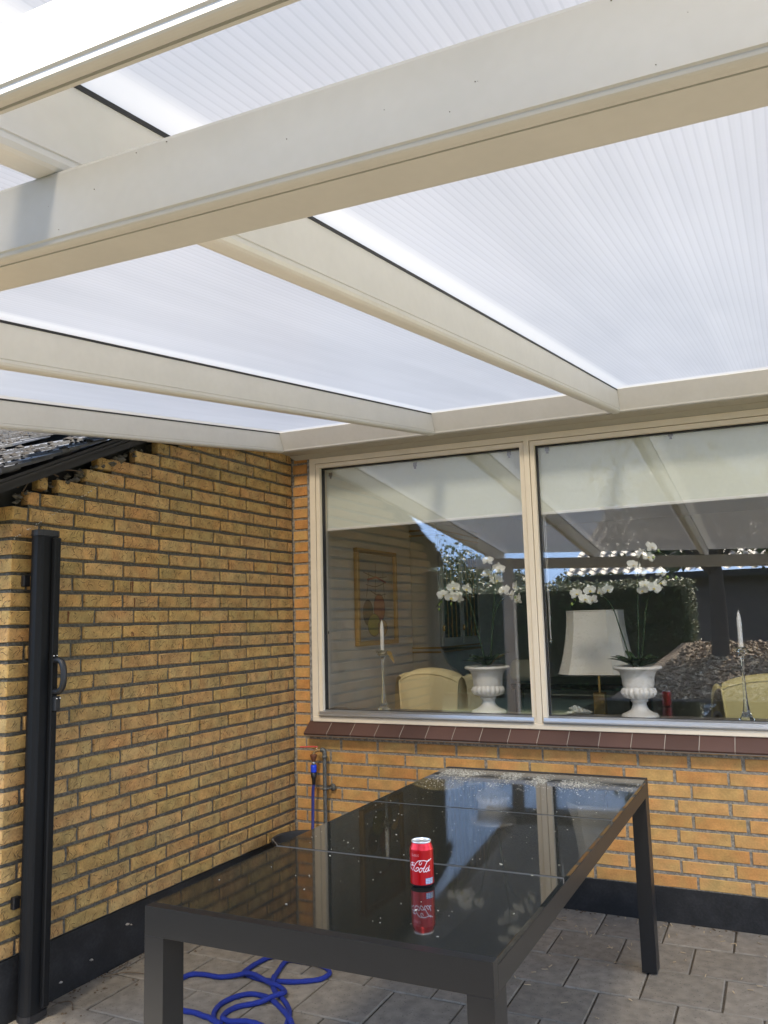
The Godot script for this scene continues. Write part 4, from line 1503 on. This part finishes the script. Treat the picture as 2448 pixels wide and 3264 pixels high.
func leaf(b: MB, at: Vector3, d: Vector3, hw: float) -> void:
	var s := d.cross(Vector3.UP)
	if s.length() < 1e-4:
		s = Vector3.RIGHT
	s = s.normalized() * hw
	var rows := []
	for i in 5:
		var k := i / 4.0
		var w := sin(PI * clampf(k * 0.9 + 0.06, 0, 1))
		var c := at + d * k + Vector3(0, -0.25 * d.length() * k * k, 0)
		rows.append(PackedVector3Array([c - s * w + Vector3(0, hw * 0.4 * w, 0), c, c + s * w + Vector3(0, hw * 0.4 * w, 0)]))
	b.surf(rows)

func petal_sheet(b: MB, at: Vector3, d: Vector3, side: Vector3, nrm: Vector3, L: float, hw: float, cup: float) -> void:
	var rows := []
	for i in 6:
		var k := i / 5.0
		var w := hw * pow(sin(PI * clampf(k * 0.86 + 0.10, 0, 1)), 0.7)
		var row := PackedVector3Array()
		for j in 5:
			var s := j / 4.0 * 2.0 - 1.0
			row.append(at + d * L * k + side * w * s + nrm * (cup * (k * k) + 0.18 * w * s * s))
		rows.append(row)
	b.surf(rows)

func orchid(at: Vector3, sd: int, stems: Array, blooms: Array, buds: Array, label: String) -> void:
	rng.seed = 700 + sd
	var o := thing("orchid", label, "orchid", at)
	for s in stems:
		var pts := []
		var dz := rng.randf_range(-0.03, 0.03)
		for k in s.size():
			var f: float = float(k) / (s.size() - 1)
			pts.append(Vector3(s[k].x, s[k].y, -0.2 + dz * f) - at)
		var p := spline(pts, 4)
		var r := []
		for k in p.size():
			r.append(lerpf(0.0042, 0.0014, float(k) / p.size()))
		var b := MB.new()
		b.tube(p, r, 6)
		part("stem", b, M.stem_green, o)
	for q in blooms:
		var c := Vector3(q.x, q.y, -0.2 + rng.randf_range(-0.035, 0.045)) - at
		var nrm := Vector3(rng.randf_range(-0.8, 0.8), rng.randf_range(-0.35, 0.5), rng.randf_range(0.35, 1.0)).normalized()
		var up := (Vector3.UP - nrm * nrm.y).normalized().rotated(nrm, rng.randf_range(-0.35, 0.35))
		var b := MB.new()
		var s := rng.randf_range(0.030, 0.040)
		for k in 3:
			var d := up.rotated(nrm, TAU * k / 3.0)
			petal_sheet(b, c, d, nrm.cross(d), nrm, s, s * 0.34, -s * 0.12)
		for k in [-1.0, 1.0]:
			var d := up.rotated(nrm, k * 1.35)
			petal_sheet(b, c + nrm * 0.002, d, nrm.cross(d), nrm, s * 1.08, s * 0.58, s * 0.10)
		var f := part("flower", b, M.petal, o)
		var h := MB.new()
		for k in 3:
			petal_sheet(h, c + nrm * 0.004, (nrm * 0.7 - up.rotated(nrm, (k - 1) * 0.9)).normalized(), nrm.cross(up), nrm, s * 0.38, s * 0.10, 0.0)
		part("lip", h, M.petal_heart, f)
	for q in buds:
		var c := Vector3(q.x, q.y, -0.2 + rng.randf_range(-0.02, 0.02)) - at
		var b := MB.new()
		b.lathe(c, [Vector2(0, -0.010), Vector2(0.006, -0.006), Vector2(0.0075, 0.0), Vector2(0.005, 0.007), Vector2(0, 0.011)], 8)
		part("bud", b, M.bud_green, o)
	for k in 9:
		var a := TAU * k / 9.0 + rng.randf() * 0.4
		var b := MB.new()
		leaf(b, Vector3(cos(a) * 0.02, 0.035, sin(a) * 0.02), Vector3(cos(a), rng.randf_range(0.35, 1.0), sin(a) * 0.8).normalized() * rng.randf_range(0.10, 0.17), 0.020)
		part("leaf", b, M.leaf_brown if sd == 1 and k == 0 else M.leaf_green, o)
	var rt := MB.new()
	for k in 16:
		var a := rng.randf() * TAU
		var p := Vector3(cos(a), 0, sin(a))
		rt.tube(spline([p * 0.02 + Vector3(0, 0.055, 0), p * 0.07 + Vector3(0, 0.088, 0), p * 0.105 + Vector3(0, rng.randf_range(0.072, 0.10), 0)], 3), 0.0022, 5)
	part("roots", rt, M.stem_green, o)
	var soil := MB.new()
	soil.lathe(Vector3.ZERO, [Vector2(0.082, 0.068), Vector2(0.05, 0.078), Vector2(0, 0.082)], 16)
	part("moss_pad", soil, M.branch_dark, o)

# ------------------------------------------------------------------ table and can
func table_and_can() -> void:
	var top := 0.773
	var t := thing("patio_table", "long anthracite table with three dark mirror glass panels by the wall", "table", Vector3(1.7085, 0, 1.603))
	t.rotation.y = 0.0115
	var hx := 0.4595
	var hz := 1.036
	for s in [-1.0, 1.0]:
		var r := MB.new()
		r.cbox(Vector3(-hx, top - 0.070, s * hz - (0.030 if s > 0 else 0.0)), Vector3(hx, top, s * hz + (0.0 if s > 0 else 0.030)), 0.0005)
		part("end_rail", r, M.anthracite, t)
		var d := MB.new()
		d.cbox(Vector3(s * hx - (0.045 if s > 0 else 0.0), top - 0.070, -hz + 0.0302), Vector3(s * hx + (0.0 if s > 0 else 0.045), top - 0.0155, hz - 0.0302), 0.0004)
		part("side_rail", d, M.anthracite, t)
		for q in [-1.0, 1.0]:
			var l := MB.new()
			var x0: float = s * hx - (0.060 if s > 0 else 0.0)
			var z0: float = q * hz - (0.078 if q > 0 else 0.0)
			l.cbox(Vector3(x0, 0.008, z0), Vector3(x0 + 0.060, top - 0.0701, z0 + 0.078), 0.0004)
			var leg := part("leg", l, M.anthracite, t)
			var f := MB.new()
			f.lathe(Vector3(x0 + 0.03, 0.0, z0 + 0.039), [Vector2(0, 0.0), Vector2(0.022, 0.0), Vector2(0.022, 0.008), Vector2(0, 0.008)], 12)
			part("foot", f, M.black_plastic, leg)
	var cuts := [-hz + 0.0305, 1.364 - 1.603 - 0.0065, 2.045 - 1.603 - 0.0065, hz - 0.0305]
	for k in 3:
		var g := MB.new()
		var z0: float = cuts[k] + (0.013 if k else 0.0)
		g.cbox(Vector3(-hx + 0.0005, top - 0.0152, z0 + 0.0006), Vector3(hx - 0.0005, top - 0.0004, cuts[k + 1] - 0.0006), 0.0009)
		part("glass_panel", g, M.table_glass, t)
		if k:
			var s := MB.new()
			s.box(Vector3(-hx + 0.001, top - 0.020, cuts[k]), Vector3(hx - 0.001, top - 0.001, cuts[k] + (0.0125 if k == 2 else 0.008)))
			part("joint_strip", s, M.joint_strip, t)
	# sawdust, thick in a swept band near the wall end
	rng.seed = 88
	var xf := []
	for i in 5600:
		var x := rng.randf_range(-0.44, 0.44)
		var z: float
		if i < 5350:
			z = -0.865 + 0.17 * (x + 0.1) + rng.randfn() * 0.045 + 0.025 * sin(x * 13.0)
			if rng.randf() < 0.30:
				z = -0.78 + rng.randfn() * 0.10
			if sin(x * 31.0 + 2.0 * sin(x * 9.0)) + rng.randfn() * 0.5 < -0.2:
				continue
		else:
			z = -1.0 + 2.0 * pow(rng.randf(), 2.0)
		if absf(z) > 0.99:
			continue
		var sc := rng.randf_range(0.4, 1.0) * (1.7 if rng.randf() < 0.06 else 1.0)
		xf.append(Transform3D(Basis.from_euler(Vector3(rng.randf_range(-0.4, 0.4), rng.randf() * TAU, rng.randf_range(-0.4, 0.4))).scaled(Vector3(sc * rng.randf_range(0.6, 2.2), sc, sc)), Vector3(1.7085 + x, top + 0.0004, 1.603 + z)))
	var fl := MB.new()
	fl.box(Vector3(-0.0016, 0, -0.0012), Vector3(0.0016, 0.0008, 0.0012))
	var mm := MultiMesh.new()
	mm.transform_format = MultiMesh.TRANSFORM_3D
	mm.mesh = fl.mesh()
	mm.instance_count = xf.size()
	for i in xf.size():
		mm.set_instance_transform(i, xf[i])
	var mi := MultiMeshInstance3D.new()
	mi.name = "sawdust"
	mi.multimesh = mm
	mi.material_override = M.sawdust
	add_child(mi)
	mi.set_meta("kind", "stuff")
	mi.set_meta("label", "pale sawdust and crumbs strewn over the dark table glass")
	mi.set_meta("category", "sawdust")
	# soda can with printed body
	var im := Image.create(768, 256, false, Image.FORMAT_RGB8)
	im.fill(Color(0.70, 0.03, 0.05))
	var mp := func(p: Vector2) -> Vector2:
		var a := asin(clampf((p.x - 545.0) / 247.0, -0.999, 0.999))
		return Vector2(384 + a / TAU * 768.0, (p.y - 480.0) / 745.0 * 256.0)
	var ink := Color(0.93, 0.90, 0.90)
	for q in [[[545, 735], [520, 778], [492, 770], [492, 735], [525, 695], [560, 690]], [[525, 690], [470, 700], [415, 765], [378, 850], [380, 905], [415, 928], [455, 905], [475, 865], [462, 838], [430, 852], [418, 880]], [[530, 692], [590, 688], [640, 705], [690, 708], [738, 668]], [[512, 850], [488, 890], [486, 925], [508, 938], [540, 905], [550, 865], [530, 846], [512, 850]], [[550, 862], [580, 850]], [[700, 680], [655, 725], [610, 815], [575, 890], [572, 928], [595, 935], [618, 905]], [[662, 850], [628, 880], [618, 920], [636, 938], [668, 905], [700, 815]], [[700, 815], [684, 890], [684, 928], [712, 910]], [[356, 745], [325, 765], [316, 805], [334, 818], [352, 790], [360, 745]], [[358, 770], [356, 815], [372, 800]], [[376, 748], [386, 750]], [[300, 850], [330, 885], [350, 918]]]:
		var pts := []
		for p in q:
			pts.append(Vector2(p[0], p[1]))
		stroke(im, spline(pts, 5), 3.1, ink, mp)
	# the other words of the script run on round the side
	for k in 3:
		var sx := 240.0 - 52.0 * k
		var o := []
		for j in 15:
			o.append(Vector2(sx + cos(TAU * j / 14.0 + 0.7) * (18.0 if k < 2 else 26.0), 128 + sin(TAU * j / 14.0 + 0.7) * (16.0 if k < 2 else 34.0)).lerp(Vector2(sx, 128), 0.0))
		var cut := 12 if k != 1 else 15
		stroke(im, o.slice(0, cut), 3.0, ink, func(p: Vector2) -> Vector2: return p)
	# small caps above: C L A S S I C
	var glyphs := {"C": [[1, 0.1, 0.3, 0, 0, 0.5, 0.3, 1, 1, 0.9]], "L": [[0, 0, 0, 1, 1, 1]], "A": [[0, 1, 0.5, 0, 1, 1], [0.2, 0.65, 0.8, 0.65]], "S": [[1, 0.1, 0.2, 0, 0.1, 0.4, 0.9, 0.6, 0.8, 1, 0, 0.9]], "I": [[0.5, 0, 0.5, 1]]}
	var px := 268.0
	for chr in ["C", "L", "A", "S", "S", "I", "C"]:
		for g in glyphs[chr]:
			var pts := []
			for j in range(0, g.size(), 2):
				pts.append(Vector2(px + g[j] * 8.5, 28 + g[j + 1] * 15))
			stroke(im, pts, 1.3, Color(0.85, 0.62, 0.62), func(p: Vector2) -> Vector2: return p)
		px += 13.0
	# nutrition table
	for y in range(205, 249):
		for x in range(418, 520):
			var c := Color(0.72, 0.75, 0.80)
			if posmod(x - 418, 26) < 3 or y < 208:
				c = Color(0.25, 0.33, 0.50)
			elif posmod(y, 12) < 4 and posmod(x * 7 + y * 3, 11) < 6:
				c = Color(0.30, 0.33, 0.42)
			im.set_pixel(x, y, c)
	var lab := mat("can_print", Color.WHITE, 0.28, 0.35)
	lab.albedo_texture = ImageTexture.create_from_image(im)
	mat("can_red", lin(0.55, 0.012, 0.02), 0.25, 0.55)
	mat("can_silver", lin(0.80, 0.80, 0.80), 0.28, 0.9)
	mat("can_dark", lin(0.05, 0.05, 0.06), 0.4, 0.6)
	var c := thing("soda_can", "red and white aluminium soda can standing on the table glass", "can", Vector3(1.845, top - 0.0002, 2.235))
	var R := 0.0312
	var face := atan2(2.7946 - 1.845, 4.3074 - 2.235)
	var bd := MB.new()
	var P := []
	for i in 2:
		var row := PackedVector3Array()
		for j in 49:
			# u grows to the right as seen from outside; u = 0.5 looks towards the open side
			var a := face + TAU * (j / 48.0 - 0.5)
			row.append(Vector3(sin(a) * R, lerpf(0.0945, 0.0085, i), cos(a) * R))
		P.append(row)
	bd.surf(P, true, true)
	part("body", bd, lab, c)
	var sh := MB.new()
	sh.lathe(Vector3.ZERO, [Vector2(R, 0.0945), Vector2(R - 0.0004, 0.0975), Vector2(R - 0.0035, 0.1045), Vector2(0.0258, 0.1110)], 32)
	part("shoulder", sh, M.can_red, c)
	var rm := MB.new()
	rm.lathe(Vector3.ZERO, [Vector2(0.0258, 0.1110), Vector2(0.0266, 0.1122), Vector2(0.0266, 0.1142), Vector2(0.0252, 0.1152), Vector2(0.0240, 0.1142), Vector2(0.0232, 0.1092), Vector2(0.0200, 0.1102), Vector2(0, 0.1104)], 32)
	part("lid", rm, M.can_silver, c)
	var ft := MB.new()
	ft.lathe(Vector3.ZERO, [Vector2(0, 0.004), Vector2(0.0215, 0.003), Vector2(0.0235, 0.0003), Vector2(0.0245, 0.0009), Vector2(R - 0.0028, 0.0055), Vector2(R, 0.0085)], 32)
	part("base", ft, M.can_dark, c)
	var mo := MB.new()
	mo.lathe(Vector3(-0.004, 0.1107, 0.013), [Vector2(0.0072, 0.0), Vector2(0.0, 0.0003)], 14, 1.35)
	part("opening", mo, M.rubber, c)
	var tb := MB.new()
	tb.cbox(Vector3(-0.006, 0.1108, -0.014), Vector3(0.006, 0.1122, 0.005), 0.0005)
	var tab := part("tab", tb, M.can_silver, c)
	tab.rotation.y = 0.3

# ------------------------------------------------------------------ fittings on the walls
func wall_fittings() -> void:
	# side awning cassette standing against the garage wall
	var a := thing("awning_cassette", "tall black side awning cassette with handle on the garage wall", "awning", Vector3(0.0, 0, 1.952))
	var prof := PackedVector2Array()
	for k in 17:
		var t := PI * 0.5 + PI * k / 16.0
		prof.append(Vector2(0.058 + cos(t) * 0.052, sin(t) * 0.052))
	prof.append_array(PackedVector2Array([Vector2(0.072, -0.0505), Vector2(0.084, -0.043), Vector2(0.089, -0.034), Vector2(0.090, 0.010), Vector2(0.089, 0.034), Vector2(0.084, 0.043), Vector2(0.072, 0.0505)]))
	var b := MB.new()
	b.extrude(prof, Vector3(0.010, 0.035, 0), Vector3.RIGHT, Vector3.FORWARD, Vector3(0.010, 1.848, 0), Vector3.RIGHT, Vector3.FORWARD)
	part("housing", b, M.black_metal, a)
	for y in [0.012, 1.8485]:
		var big := PackedVector2Array()
		for p in prof:
			big.append((p - Vector2(0.05, 0)) * 1.06 + Vector2(0.05, 0))
		var cap := MB.new()
		cap.extrude(big, Vector3(0.010, y, 0), Vector3.RIGHT, Vector3.FORWARD, Vector3(0.010, y + (0.0225 if y < 1 else 0.024), 0), Vector3.RIGHT, Vector3.FORWARD)
		part("end_cap", cap, M.black_plastic, a)
	var pb := MB.new()
	pb.cbox(Vector3(0.1005, 0.05, -0.034), Vector3(0.122, 1.842, -0.002), 0.004)
	var bar := part("pull_bar", pb, M.black_metal, a)
	var hd := MB.new()
	hd.tube(spline([Vector3(0.118, 1.348, -0.018), Vector3(0.145, 1.348, -0.018), Vector3(0.165, 1.328, -0.018), Vector3(0.171, 1.285, -0.018), Vector3(0.165, 1.245, -0.018), Vector3(0.145, 1.226, -0.018), Vector3(0.118, 1.225, -0.018)], 5), 0.0125, 10)
	part("handle", hd, M.black_plastic, bar)
	var lk := MB.new()
	lk.cbox(Vector3(0.1225, 1.150, -0.032), Vector3(0.144, 1.207, -0.004), 0.004)
	part("latch", lk, M.black_plastic, bar)
	for q in [[0.1225, 1.366, -0.010], [0.1225, 1.366, -0.026], [0.1445, 1.199, -0.010], [0.1445, 1.199, -0.026]]:
		var sc := MB.new()
		sc.lathe(Vector3(q[0], q[1], q[2]), [Vector2(0, -0.003), Vector2(0.003, -0.002), Vector2(0.003, 0.002), Vector2(0, 0.003)], 8)
		part("screw", sc, M.screw, bar)
	for y in [1.645, 0.41]:
		var wb := MB.new()
		wb.cbox(Vector3(0.0025, y, 0.030), Vector3(0.022, y + 0.045, 0.060), 0.002)
		part("wall_bracket", wb, M.black_plastic, a)
	# standpipe with tap
	var p := thing("water_tap", "grey standpipe with brass tap and red lever in the wall corner", "tap", Vector3(0.236, 0, 0.05))
	var pp := MB.new()
	pp.lathe(Vector3.ZERO, [Vector2(0, 0.0), Vector2(0.0115, 0.0), Vector2(0.0115, 0.690), Vector2(0, 0.690)], 14)
	part("pipe", pp, M.zinc_pipe, p)
	var el := MB.new()
	el.tube(spline([Vector3(0, 0.685, 0), Vector3(0, 0.712, 0), Vector3(-0.006, 0.727, 0.002), Vector3(-0.022, 0.727, 0.004)], 4), 0.0135, 12)
	el.lathe(Vector3.ZERO, [Vector2(0, 0.680), Vector2(0.0155, 0.681), Vector2(0.0155, 0.694), Vector2(0, 0.695)], 14)
	part("elbow", el, M.zinc_pipe, p)
	var tp := MB.new()
	tp.tube(spline([Vector3(-0.018, 0.727, 0.004), Vector3(-0.045, 0.724, 0.010), Vector3(-0.060, 0.716, 0.014), Vector3(-0.066, 0.700, 0.016)], 4), 0.0085, 12)
	tp.lathe(Vector3(-0.048, 0.722, 0.010), [Vector2(0, 0), Vector2(0.008, 0.0), Vector2(0.008, 0.016), Vector2(0.005, 0.022), Vector2(0, 0.022)], 10)
	part("tap_body", tp, M.brass, p)
	var lv := MB.new()
	lv.tube(spline([Vector3(-0.046, 0.744, 0.010), Vector3(-0.070, 0.746, 0.014), Vector3(-0.100, 0.744, 0.020), Vector3(-0.150, 0.742, 0.030)], 4), 0.0038, 8)
	lv.lathe(Vector3(-0.048, 0.741, 0.010), [Vector2(0, 0), Vector2(0.0075, 0), Vector2(0.0075, 0.007), Vector2(0, 0.008)], 10)
	part("lever", lv, M.red_handle, p)
	var cp := MB.new()
	cp.lathe(Vector3(-0.066, 0.0, 0.016), [Vector2(0.0, 0.702), Vector2(0.019, 0.701), Vector2(0.0205, 0.695), Vector2(0.018, 0.684), Vector2(0.015, 0.674), Vector2(0.0105, 0.668), Vector2(0.0105, 0.660), Vector2(0, 0.660)], 14)
	part("coupling", cp, M.rust_brass, p)
	var cl := MB.new()
	cl.lathe(Vector3.ZERO, [Vector2(0, 0.498), Vector2(0.015, 0.499), Vector2(0.015, 0.513), Vector2(0, 0.514)], 12)
	cl.tube([Vector3(0.012, 0.506, -0.004), Vector3(0.030, 0.509, -0.044)], 0.006, 8)
	cl.tube([Vector3(-0.028, 0.506, 0.006), Vector3(-0.010, 0.506, 0.003)], 0.0045, 8)
	part("pipe_clamp", cl, M.zinc_pipe, p)
	var ro := MB.new()
	ro.tube([Vector3(0.028, 0.511, -0.032), Vector3(0.034, 0.511, -0.046)], 0.020, 14)
	part("wall_rose", ro, M.zinc_pipe, p)
	# short hose on the tap, hanging into the tub
	var h := thing("tap_hose", "short dark blue hose with blue connector hanging from the tap into the tub", "hose", Vector3(0.170, 0, 0.066))
	var con := MB.new()
	con.lathe(Vector3.ZERO, [Vector2(0, 0.660), Vector2(0.012, 0.660), Vector2(0.0125, 0.642), Vector2(0.0, 0.642)], 14)
	part("collar", con, M.wire, h)
	con = MB.new()
	con.lathe(Vector3.ZERO, [Vector2(0, 0.6425), Vector2(0.0165, 0.642), Vector2(0.0175, 0.630), Vector2(0.0175, 0.604), Vector2(0.016, 0.598), Vector2(0, 0.598)], 12)
	part("connector", con, M.blue_plastic, h)
	con = MB.new()
	con.lathe(Vector3.ZERO, [Vector2(0, 0.5985), Vector2(0.017, 0.598), Vector2(0.0165, 0.572), Vector2(0.013, 0.566), Vector2(0.010, 0.530), Vector2(0, 0.530)], 14)
	part("sleeve", con, M.black_plastic, h)
	con = MB.new()
	con.tube(spline([Vector3(0, 0.535, 0), Vector3(-0.006, 0.49, 0.001), Vector3(-0.006, 0.40, 0.004), Vector3(0.001, 0.30, 0.02), Vector3(0.02, 0.16, 0.07), Vector3(0.05, 0.035, 0.16)], 5), 0.0095, 10)
	part("tube", con, M.navy_hose, h)
	# rubber tub in the corner
	var k := thing("rubber_tub", "black rubber tub with wire handle in the corner behind the table", "tub", Vector3(0.262, 0, 0.345))
	var tb := MB.new()
	tb.lathe(Vector3.ZERO, [Vector2(0, 0.002), Vector2(0.120, 0.002), Vector2(0.155, 0.285), Vector2(0.166, 0.292), Vector2(0.168, 0.303), Vector2(0.160, 0.308), Vector2(0.150, 0.300), Vector2(0.115, 0.018), Vector2(0, 0.016)], 40)
	part("body", tb, M.black_rubber, k)
	var wh := MB.new()
	wh.tube(spline([Vector3(-0.10, 0.315, 0.135), Vector3(-0.06, 0.318, 0.175), Vector3(0.0, 0.302, 0.205), Vector3(0.09, 0.308, 0.19), Vector3(0.15, 0.315, 0.10)], 5), 0.003, 6)
	wh.tube([Vector3(-0.108, 0.298, 0.118), Vector3(-0.10, 0.318, 0.136)], 0.007, 8)
	part("handle", wh, M.wire, k)

# ------------------------------------------------------------------ garden hose on the pavers
func hose() -> void:
	var q := [Vector2(0.617, 1.095), Vector2(0.582, 1.122), Vector2(0.568, 1.192), Vector2(0.567, 1.266), Vector2(0.575, 1.303), Vector2(0.603, 1.311), Vector2(0.663, 1.325), Vector2(0.715, 1.323), Vector2(0.759, 1.311), Vector2(0.808, 1.297), Vector2(0.86, 1.268), Vector2(0.906, 1.228), Vector2(0.915, 1.179), Vector2(0.905, 1.152), Vector2(0.866, 1.118), Vector2(0.811, 1.104), Vector2(0.752, 1.107), Vector2(0.692, 1.109), Vector2(0.672, 1.125), Vector2(0.684, 1.18), Vector2(0.703, 1.237), Vector2(0.732, 1.309), Vector2(0.764, 1.362), Vector2(0.805, 1.403), Vector2(0.842, 1.425), Vector2(0.884, 1.456), Vector2(0.935, 1.505), Vector2(0.972, 1.563), Vector2(0.998, 1.618), Vector2(1.028, 1.657), Vector2(1.04, 1.647), Vector2(1.017, 1.609), Vector2(0.985, 1.585), Vector2(0.94, 1.544), Vector2(0.885, 1.498), Vector2(0.822, 1.46), Vector2(0.777, 1.449), Vector2(0.727, 1.451), Vector2(0.694, 1.476), Vector2(0.673, 1.516), Vector2(0.664, 1.571), Vector2(0.679, 1.627), Vector2(0.708, 1.672), Vector2(0.746, 1.7), Vector2(0.766, 1.702), Vector2(0.719, 1.69), Vector2(0.675, 1.681), Vector2(0.615, 1.669), Vector2(0.56, 1.673), Vector2(0.495, 1.647), Vector2(0.429, 1.602), Vector2(0.382, 1.545), Vector2(0.373, 1.503), Vector2(0.364, 1.452), Vector2(0.378, 1.401), Vector2(0.432, 1.381), Vector2(0.498, 1.377), Vector2(0.547, 1.351), Vector2(0.598, 1.327), Vector2(0.654, 1.331), Vector2(0.721, 1.351), Vector2(0.775, 1.373), Vector2(0.812, 1.37), Vector2(0.842, 1.393), Vector2(0.854, 1.428), Vector2(0.838, 1.455), Vector2(0.815, 1.486), Vector2(0.778, 1.522), Vector2(0.74, 1.563), Vector2(0.727, 1.609), Vector2(0.737, 1.654), Vector2(0.764, 1.681), Vector2(0.791, 1.673), Vector2(0.834, 1.649), Vector2(0.883, 1.646), Vector2(0.929, 1.658), Vector2(0.98, 1.689)]
	var fine := spline(q, 4)
	# where two runs cross, the later one climbs over
	var pts := []
	var m := fine.size()
	var lift := PackedFloat32Array()
	lift.resize(m)
	for i in m:
		for j in range(0, i - 14):
			var d: float = fine[i].distance_to(fine[j])
			if d < 0.03:
				lift[i] = maxf(lift[i], 0.017 * (1.0 - smoothstep(0.012, 0.03, d)))
	for i in m:
		var s := 0.0
		var w := 0.0
		for d in range(-4, 5):
			var jj := clampi(i + d, 0, m - 1)
			s += lift[jj] * (5 - absi(d))
			w += 5 - absi(d)
		pts.append(Vector3(fine[i].x, 0.011 + maxf(lift[i] * 0.8, s / w), fine[i].y))
	rng.seed = 6
	var r := []
	for i in m:
		r.append(0.0100 + rng.randf_range(-0.0006, 0.0006))
	var b := MB.new()
	b.tube(pts, r, 12)
	single("garden_hose", "blue cloth covered garden hose lying in loops on the pavers under the table", "hose", b, M.blue_fabric)

# ------------------------------------------------------------------ straw, twigs and crumbs on the pavers
func litter() -> void:
	rng.seed = 15
	var s := MB.new()
	for k in 110:
		var x := rng.randf_range(1.45, 3.0)
		var z := 0.03 + 1.1 * pow(rng.randf(), 1.8)
		var a := rng.randf() * TAU
		var L := rng.randf_range(0.004, 0.015)
		var c := Vector3(x, 0.003, z)
		var d := Vector3(cos(a) * L, rng.randf_range(0, 0.003), sin(a) * L)
		var e := Vector3(-sin(a), 0, cos(a)) * rng.randf_range(0.0012, 0.0028)
		var u := Vector3(0, 0.0018, 0)
		s.hexa([c - d + e, c + d + e, c + d - e, c - d - e, c - d + e + u, c + d + e + u, c + d - e + u, c - d - e + u])
	single("straw_litter", "scattered straw and wood splinters on the pavers right of the table", "straw", s, M.straw, Vector3.ZERO, "", "stuff")
	var t := MB.new()
	for k in 130:
		var z := rng.randf_range(0.9, 1.95)
		var x := 0.012 + 0.22 * pow(rng.randf(), 2.5)
		crumb(t, Vector3(x, 0.003, z), rng.randf_range(0.002, 0.008))
	for k in 60:
		crumb(t, Vector3(rng.randf_range(1.5, 3.2), 0.003, 0.012 + 0.03 * rng.randf()), rng.randf_range(0.003, 0.009))
	for q in [[0.035, 1.56, 0.10, 1.50, 0.19, 1.46], [0.05, 1.81, 0.10, 1.795, 0.15, 1.83], [0.02, 1.40, 0.04, 1.45, 0.03, 1.52]]:
		t.tube(spline([Vector3(q[0], 0.005, q[1]), Vector3(q[2], 0.012, q[3]), Vector3(q[4], 0.005, q[5])], 5), 0.0022, 5)
	single("earth_litter", "dark twigs and earth crumbs along the foot of the garage wall", "twigs", t, M.twig_bark, Vector3.ZERO, "", "stuff")
	rng.seed = 19
	var w := MB.new()
	for q in [[0.006, 0.085, 1.60, 0.010], [0.006, 0.16, 1.395, 0.012], [0.006, 0.055, 1.76, 0.010], [0.006, 0.15, 1.37, 0.007], [0.006, 0.175, 1.235, 0.006]]:
		crumb(w, Vector3(q[0], q[1], q[2]), q[3])
	single("plaster_splashes", "small white mortar splashes stuck on the black garage plinth", "splashes", w, M.grout, Vector3.ZERO, "", "stuff")
